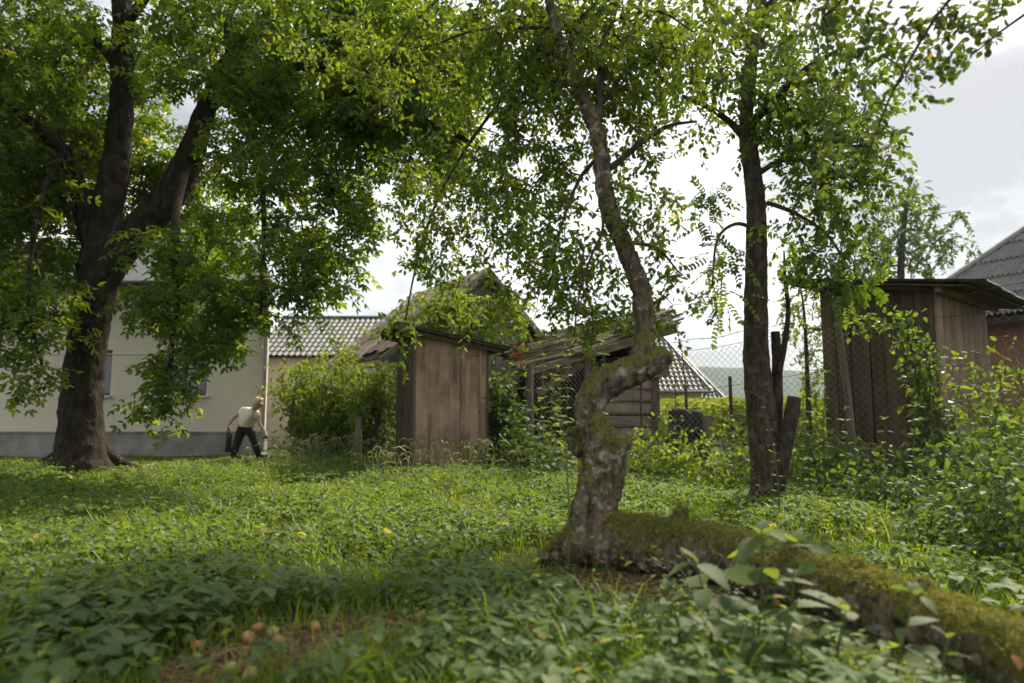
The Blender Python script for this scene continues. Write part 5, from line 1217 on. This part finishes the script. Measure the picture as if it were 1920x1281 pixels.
# fallen leaves
x_, y_, r_ = wedge(900, 1.9, 14, .8); ok = clear(x_, y_); x_, y_ = x_[ok], y_[ok]; n_ = len(x_)
pos = np.stack([x_, y_, gh(x_, y_) + rng.uniform(.02, .13, n_)], -1); d = rng.normal(0, 1, (n_, 3)); d[:, 2] *= .3; up = rng.normal(0, .4, (n_, 3)); up[:, 2] += 1
V, F, A_ = batch(*tmpl_leaf8(.62, .12, .3), pos, frames(d, up), rng.uniform(.03, .07, n_), rng.uniform(0, 1, n_))
M['fallen'] = leaf_mat('fallen_leaf', [(0, (.07, .040, .020)), (.5, (.16, .085, .030)), (.8, (.30, .20, .04)), (1, (.42, .33, .06))], (1.4, 1.3, .8), .25, .02, .6)
o = link('fallen_leaves', mesh('fallen_leaves', V, F, False, A_), M['fallen']); tag(o, 'brown and yellow fallen leaves lying in the grass', 'leaves', kind='stuff')
# cornfield strip beyond the fence
x_ = rng.uniform(5.2, 10.5, 900); y_ = rng.uniform(22, 29, 900); PLc = []
pos = np.stack([x_, y_, np.zeros(900)], -1)
for lev in range(6):
    a = rng.uniform(0, TAU, 900); p = pos + UP * (.25 + lev * .22 + rng.uniform(-.1, .1, (900, 1))); d = np.stack([np.cos(a), np.sin(a), rng.uniform(.2, .9, 900)], -1); PLc.append(batch(*tmpl_leaf(.12, .02, .5), p, frames(d, np.tile(UP, (900, 1))), rng.uniform(.4, .65, 900), rng.beta(2, 2, 900)))
V, F, A_ = bcat(PLc); o = link('cornfield', mesh('cornfield', V, F, False, A_), M['corn']); tag(o, 'strip of pale green corn before the yellow house', 'corn', kind='stuff')

# ================================================================== SMALL THINGS
# fallen apples
am = bmesh.new(); bmesh.ops.create_uvsphere(am, u_segments=14, v_segments=10, radius=1)
for v_ in am.verts:
    rr = math.hypot(v_.co.x, v_.co.y); v_.co.z = v_.co.z * .88 - .28 * math.exp(-(rr / .35) ** 2) * (1 if v_.co.z > 0 else -.6); k = 1 + .06 * v_.co.z; v_.co.x *= k; v_.co.y *= k
bmesh.ops.create_cone(am, segments=5, radius1=.04, radius2=.03, depth=.35, matrix=Matrix.Translation((.03, 0, .72)))
AME = bpy.data.meshes.new('apple'); am.to_mesh(AME); am.free(); AME.materials.append(M['apple']); AME.polygons.foreach_set('use_smooth', np.ones(len(AME.polygons), dtype=bool))
for px, py, lab in ((465, 1194, 'pale yellow fallen apple on the near edge of the brown patch'), (352, 1200, 'orange fallen apple, first of a touching pair'), (368, 1210, 'orange fallen apple, second of a touching pair'), (482, 1176, 'green fallen apple behind the brown patch'), (512, 1182, 'reddish fallen apple beside the green one'),
                    (523, 1200, 'yellow-green fallen apple at the rim of the brown patch'), (695, 1194, 'red-cheeked fallen apple at the far end of the brown patch'), (592, 1171, 'greenish fallen apple under ground elder leaves'), (433, 1252, 'yellow fallen apple at the bottom edge'),
                    (470, 1262, 'small yellow fallen apple right of the bottom-edge one'), (762, 1256, 'orange fallen apple alone near the bottom edge'), (1276, 1108, 'green fallen apple below the fallen trunk'), (1140, 1102, 'reddish fallen apple on the brown patch under the crooked trunk'), (283, 1193, 'yellowish fallen apple in dark leaves on the left'), (790, 1150, 'pale green fallen apple amid the ground elder')):
    g = G(px, py, .03); s_ = rng.uniform(.021, .027); o = link('fallen_apple', AME); o.location = (g[0], g[1], gz(g[0], g[1]) + s_ * .95); o.scale = (s_,) * 3; o.rotation_euler = tuple(rng.uniform(-1, 1, 3)); tag(o, lab, 'apple', 'fallen apples')
# black jacket over a board
YJ = 10.2; j0, j1 = P(1250, 775, YJ), P(1312, 775, YJ)
nu, nv_ = 26, 22; V = []
for b in range(nv_):
    for a in range(nu):
        u_, v_ = a / (nu - 1), b / (nv_ - 1); s_ = v_ * 1.15
        x = j0[0] * (1 - u_) + j1[0] * u_; top = j0[2] + .05 * math.sin(u_ * 5) + (.05 if u_ > .75 else 0)
        fold = .035 * math.sin(u_ * 17 + v_ * 2) * min(1, v_ * 3) + .03 * mnoise.noise(Vector((u_ * 4, v_ * 4, 3)))
        if s_ < .12: y, z = YJ + .06 - s_ * .9, top + .03 * math.sin(s_ / .12 * math.pi)
        else: y, z = YJ - .05 + fold, top - (s_ - .12) * (.95 if u_ > .45 else .62)
        V.append((x + .02 * math.sin(v_ * 6), y, z))
i = (np.arange(nv_ - 1)[:, None] * nu + np.arange(nu - 1)[None]).reshape(-1, 1)
o = link('jacket', mesh('jacket', np.array(V), np.concatenate([i, i + 1, i + nu + 1, i + nu], 1), True), M['cloth']); tag(o, 'black jacket draped over a board behind the wire fence', 'jacket')
sm = o.modifiers.new('thick', 'SOLIDIFY'); sm.thickness = .012
T = Thing('wooden_board_panel', 'upright grey-brown board panel beside the black jacket', 'board', at(1300, YJ + .12))
for k in range(5):
    a = P(1262 + k * 15.5, 800, YJ + .12); V, F = beam((a[0], YJ + .12, -.02), (a[0] + .02, YJ + .12, P(1300, 776 + 3 * math.sin(k * 2), YJ)[2]), .112, .03, (1, 0, 0), .003); T.part('board', V, F, M['rail_wood'])
V, F = beam(P(1255, 800, YJ + .16), P(1335, 800, YJ + .16), .08, .03, UP); T.part('cross_rail', V, F, M['rail_wood'])
def lathe(T, name, prof, c, mat_, seg=20, parent=None):
    V = [(c[0] + r_ * math.cos(a), c[1] + r_ * math.sin(a), c[2] + z) for r_, z in prof for a in np.arange(seg) / seg * TAU]; n_ = len(prof)
    F = [(k * seg + q, k * seg + (q + 1) % seg, (k + 1) * seg + (q + 1) % seg, (k + 1) * seg + q) for k in range(n_ - 1) for q in range(seg)]
    return T.part(name, V, F, mat_, parent, True)
T = Thing('bucket', 'white plastic bucket at the foot of the log wall', 'bucket', at(1246, 10.4)); c = np.array(at(1246, 10.4))
lathe(T, 'body', [(0, .02), (.10, .0), (.105, .01), (.13, .24), (.142, .245), (.142, .26), (.128, .262), (.10, .03), (0, .03)], c, M['bucket'])
V, F = tube([c + (.135 * math.cos(a), -.03 - .02 * math.sin(a), .25 + .12 * math.sin(a)) for a in np.linspace(0, math.pi, 12)], .004, 5); T.part('handle', V, F, M['pipe'])
T = Thing('plank_pile', 'low pile of pale sawn planks lying behind the fence', 'planks', at(1365, 10.4))
for k, (a, b, y, z) in enumerate(((1318, 1402, 10.3, .05), (1330, 1425, 10.5, .09), (1312, 1390, 10.4, .13), (1335, 1412, 10.25, .17))):
    q0, q1 = P(a, 860, y), P(b, 862, y); q0[2] = z; q1[2] = z + .01; V, F = beam(q0, q1, .14, .03, (0, 1, 0), .004); T.part('plank', V, F, M['log_wood'])
# withered leaves hanging by the barn
T = Thing('withered_twig', 'twig of withered red-brown leaves hanging before the barn gable', 'twig', P(985, 640, 6.0)); a, b = P(1012, 520, 6.0), P(985, 650, 6.0)
V, F = tube(resample([a, (a + b) / 2 + (.03, 0, 0), b], [.004, .003, .002], .05)[0], .003, 4); T.part('stem', V, F, M['twig'])
V, F, A_ = simple_leaves(np.array([b + rng.normal(0, .05, 3) for _ in range(9)]), LEAF_PLUM, 5, .09, .05); T.part('leaves', V, F, M['dead_leaf'], attr=A_, kind='stuff'); sprigs(T)

# ---- the person, walking away bent forward, bag in the left hand ----
YPn = 15.0
def J(px, py, dy=0.0): p = P(px, py, YPn + dy); return tuple(p)
def skin_obj(T, name, joints, edges, mat_, parent=None, sub=2):
    """joints: {name: (point, radius x, radius y)}"""
    names = list(joints); idx = {k: q for q, k in enumerate(names)}
    V = np.array([joints[k][0] for k in names]) - T.loc; me = bpy.data.meshes.new(name); me.from_pydata([tuple(v) for v in V], [(idx[a], idx[b]) for a, b in edges], []); me.update()
    o = link(name, me, mat_, parent or T.root); o.data.materials.clear(); o.data.materials.append(mat_)
    md = o.modifiers.new('skin', 'SKIN'); md.use_smooth_shade = True
    sv = me.skin_vertices[0].data
    for k in names: sv[idx[k]].radius = joints[k][1:3]
    sv[0].use_root = True
    sb = o.modifiers.new('sub', 'SUBSURF'); sb.levels = sub; sb.render_levels = sub; return o
T = Thing('person', 'person in cream t-shirt and black trousers bending forward beside the house wall', 'person', (P(460, 800, YPn)[0], YPn, 0))
gzp = 0.0
fl_, fr_ = J(437, 858), J(486, 857)
fl_ = (fl_[0], fl_[1], .04); fr_ = (fr_[0], fr_[1], .04)
body = {'pelvis': (J(461, 803), .135, .12), 'waist': (J(463, 793, -.02), .125, .105), 'chest': (J(469, 779, -.05), .15, .115), 'neckb': (J(475, 769, -.1), .09, .08), 'neck': (J(479, 765, -.13), .052, .052), 'head0': (J(483, 760, -.15), .078, .085), 'head1': (J(485, 754, -.16), .082, .09), 'head2': (J(486, 750, -.16), .055, .06),
        'nose': (tuple(np.array(J(488.5, 758, -.16)) + (.075, -.01, -.005)), .016, .018),
        'sl': (J(455, 771, -.02), .062, .06), 'el': (J(437, 784, -.05), .044, .042), 'wl': (J(429, 797, -.08), .028, .030), 'pl': (J(428.5, 801, -.08), .032, .022),
        'sr': (J(483, 777, -.08), .062, .06), 'er': (J(486, 794, -.12), .044, .042), 'wr': (J(496, 809, -.15), .028, .030), 'pr': (J(498.5, 814, -.16), .032, .022),
        'hl': (J(452, 807), .095, .095), 'kl': (J(446, 828, -.05), .062, .062), 'al': (fl_[0:2] + (.10,), .042, .045), 'tl': (tuple(np.array(fl_) + (.14, .02, -.01)), .035, .03),
        'hr': (J(470, 808), .095, .095), 'kr': (J(478, 829, -.03), .062, .062), 'ar': (fr_[0:2] + (.10,), .042, .045), 'tr': (tuple(np.array(fr_) + (.14, .02, -.01)), .035, .03)}
ed = [('pelvis', 'waist'), ('waist', 'chest'), ('chest', 'neckb'), ('neckb', 'neck'), ('neck', 'head0'), ('head0', 'head1'), ('head1', 'head2'), ('head0', 'nose'), ('chest', 'sl'), ('sl', 'el'), ('el', 'wl'), ('wl', 'pl'), ('chest', 'sr'), ('sr', 'er'), ('er', 'wr'), ('wr', 'pr'),
      ('pelvis', 'hl'), ('hl', 'kl'), ('kl', 'al'), ('al', 'tl'), ('pelvis', 'hr'), ('hr', 'kr'), ('kr', 'ar'), ('ar', 'tr')]
for hand, sx in (('pl', 1), ('pr', -1)):
    pp = np.array(body[hand][0])
    for k in range(5):
        th_ = k == 4; off = np.array((sx * (k - 1.5) * .017, -.012 + .004 * k, -.035)) if not th_ else np.array((sx * .045, -.02, -.012))
        ln_ = (.050, .056, .052, .042, .036)[k]; a = tuple(pp + off); b = tuple(pp + off + np.array((sx * .006, .016, -ln_)) * (1, 1, .75))
        body[hand + f'f{k}a'] = (a, .0095, .0095); body[hand + f'f{k}b'] = (b, .0075, .0075); ed += [(hand, hand + f'f{k}a'), (hand + f'f{k}a', hand + f'f{k}b')]
bo = skin_obj(T, 'body', body, ed, M['skin'])
g_ = lambda k, s_: (body[k][0], body[k][1] * s_, body[k][2] * s_)
lerp = lambda a, b, f: tuple(np.array(body[a][0]) * (1 - f) + np.array(body[b][0]) * f)
skin_obj(T, 't_shirt', {'waist': (lerp('pelvis', 'waist', .05), .178, .158), 'mid': (body['waist'][0], .176, .152), 'chest': g_('chest', 1.32), 'neckb': g_('neckb', 1.3), 'sl': g_('sl', 1.5), 'sle': (lerp('sl', 'el', .45), .082, .080), 'sr': g_('sr', 1.5), 'sre': (lerp('sr', 'er', .5), .084, .082)},
         [('waist', 'mid'), ('mid', 'chest'), ('chest', 'neckb'), ('chest', 'sl'), ('sl', 'sle'), ('chest', 'sr'), ('sr', 'sre')], M['shirt'])
skin_obj(T, 'trousers', {'pelvis': (body['pelvis'][0], .175, .160), 'w': (lerp('pelvis', 'waist', .5), .165, .145), 'hl': g_('hl', 1.2), 'kl': g_('kl', 1.45), 'al': (tuple(np.array(body['al'][0]) - (0, 0, .04)), .085, .085), 'hr': g_('hr', 1.2), 'kr': g_('kr', 1.45), 'ar': (tuple(np.array(body['ar'][0]) - (0, 0, .04)), .085, .085)},
         [('pelvis', 'w'), ('pelvis', 'hl'), ('hl', 'kl'), ('kl', 'al'), ('pelvis', 'hr'), ('hr', 'kr'), ('kr', 'ar')], M['trouser'])
hv = np.array(body['head1'][0])
hb_ = bmesh.new(); bmesh.ops.create_uvsphere(hb_, u_segments=28, v_segments=18, radius=1)
for v_ in hb_.verts:
    q = v_.co.copy(); low = max(0.0, -q.z)
    r_ = 1 + .10 * mnoise.fractal(Vector((q.x * 2.5, q.y * 2.5, q.z * 1.2 + 5)), 1, 2, 3) - .10 * low
    cut = .62 if (q.x > .25 and q.y < .6 and q.z < .2) else 1.0          # open towards the face, on the right
    v_.co = Vector((q.x * .118 * r_ * cut - .014, q.y * .118 * r_, q.z * .128 * r_ - .012 + .02 * q.x)) + Vector(hv)
hm = bpy.data.meshes.new('hair'); hb_.to_mesh(hm); hb_.free(); hm.transform(Matrix.Translation(-Vector(T.loc))); hm.polygons.foreach_set('use_smooth', np.ones(len(hm.polygons), dtype=bool)); link('hair', hm, M['hair'], T.root)
for f_ in (fl_, fr_):
    V, F = tube(resample([np.array(f_) + (-.05, 0, .0), np.array(f_) + (.05, 0, .01), np.array(f_) + (.17, .01, -.005)], [.045, .052, .035], .03)[0], .045, 10); T.part('shoe', V, F, M['bag'], smooth=True)
# bag and the small dark thing in the other hand
hb = np.array(body['pl'][0]) + (0, 0, -.06)
T = Thing('shopping_bag', 'flat black bag hanging from the left hand of the person', 'bag', (hb[0], hb[1], .1))
b0, b1 = np.array(J(421, 848, -.08)), np.array(J(433, 848, -.08)); t0_, t1_ = np.array(J(425, 811, -.08)), np.array(J(435, 812, -.08))
V = []; F = []; ns_ = 8
for k in range(ns_ + 1):
    f = k / ns_; l_, r__ = t0_ * (1 - f) + b0 * f, t1_ * (1 - f) + b1 * f; th_ = .012 + .03 * math.sin(f * math.pi) + .012 * f
    for q in range(10):
        a = q / 10 * TAU; c = (l_ + r__) / 2; hw = np.linalg.norm(r__ - l_) / 2
        V.append(c + np.array((math.cos(a) * hw * (1 + .06 * math.sin(f * 9)), math.sin(a) * th_, 0)))
for k in range(ns_):
    for q in range(10): F.append((k * 10 + q, k * 10 + (q + 1) % 10, k * 10 + 10 + (q + 1) % 10, k * 10 + 10 + q))
F += [tuple(range(9, -1, -1)), tuple(range(ns_ * 10, ns_ * 10 + 10))]
T.part('body', V, F, M['bag'], smooth=True)
for s_ in (-1, 1):
    V, F = tube(resample([t0_ + (.02, s_ * .01, -.01), hb + (-.02, s_ * .012, .0), hb + (.015, s_ * .012, .0), t1_ + (-.02, s_ * .01, -.01)], [.006] * 4, .03)[0], .006, 6); T.part('handle', V, F, M['bag'])
c = (t0_ + t1_) / 2 + (.02, -.035, -.06); V, F = beam(c - (.018, 0, 0), c + (.018, 0, 0), .035, .006, UP); T.part('red_mark', V, F, M['red'])
pr = np.array(body['pr'][0]) + (.0, -.005, -.075)
V, F = tube(resample([pr - (.05, 0, .012), pr, pr + (.05, 0, .008)], [.018, .024, .016], .02)[0], .022, 8); o = link('dark_pouch', mesh('dark_pouch', V, F, True), M['bag']); tag(o, 'small dark pouch held in the right hand of the person', 'pouch')

# ================================================================== HAZE
V, F = beam((-2500, 1000, 72), (2500, 1000, 72), 158, 3000, UP)
hz = link('haze', mesh('haze', V, F)); tag(hz, 'thin summer haze filling the air out to the hill', 'haze', kind='stuff')
m, t, o = mat('haze_air'); pv = node(t, 'ShaderNodeVolumePrincipled', {'Color': (.80, .90, 1.0, 1), 'Density': .00038, 'Anisotropy': .2}); t.links.new(pv.outputs[0], o.inputs['Volume']); hz.data.materials.append(m)
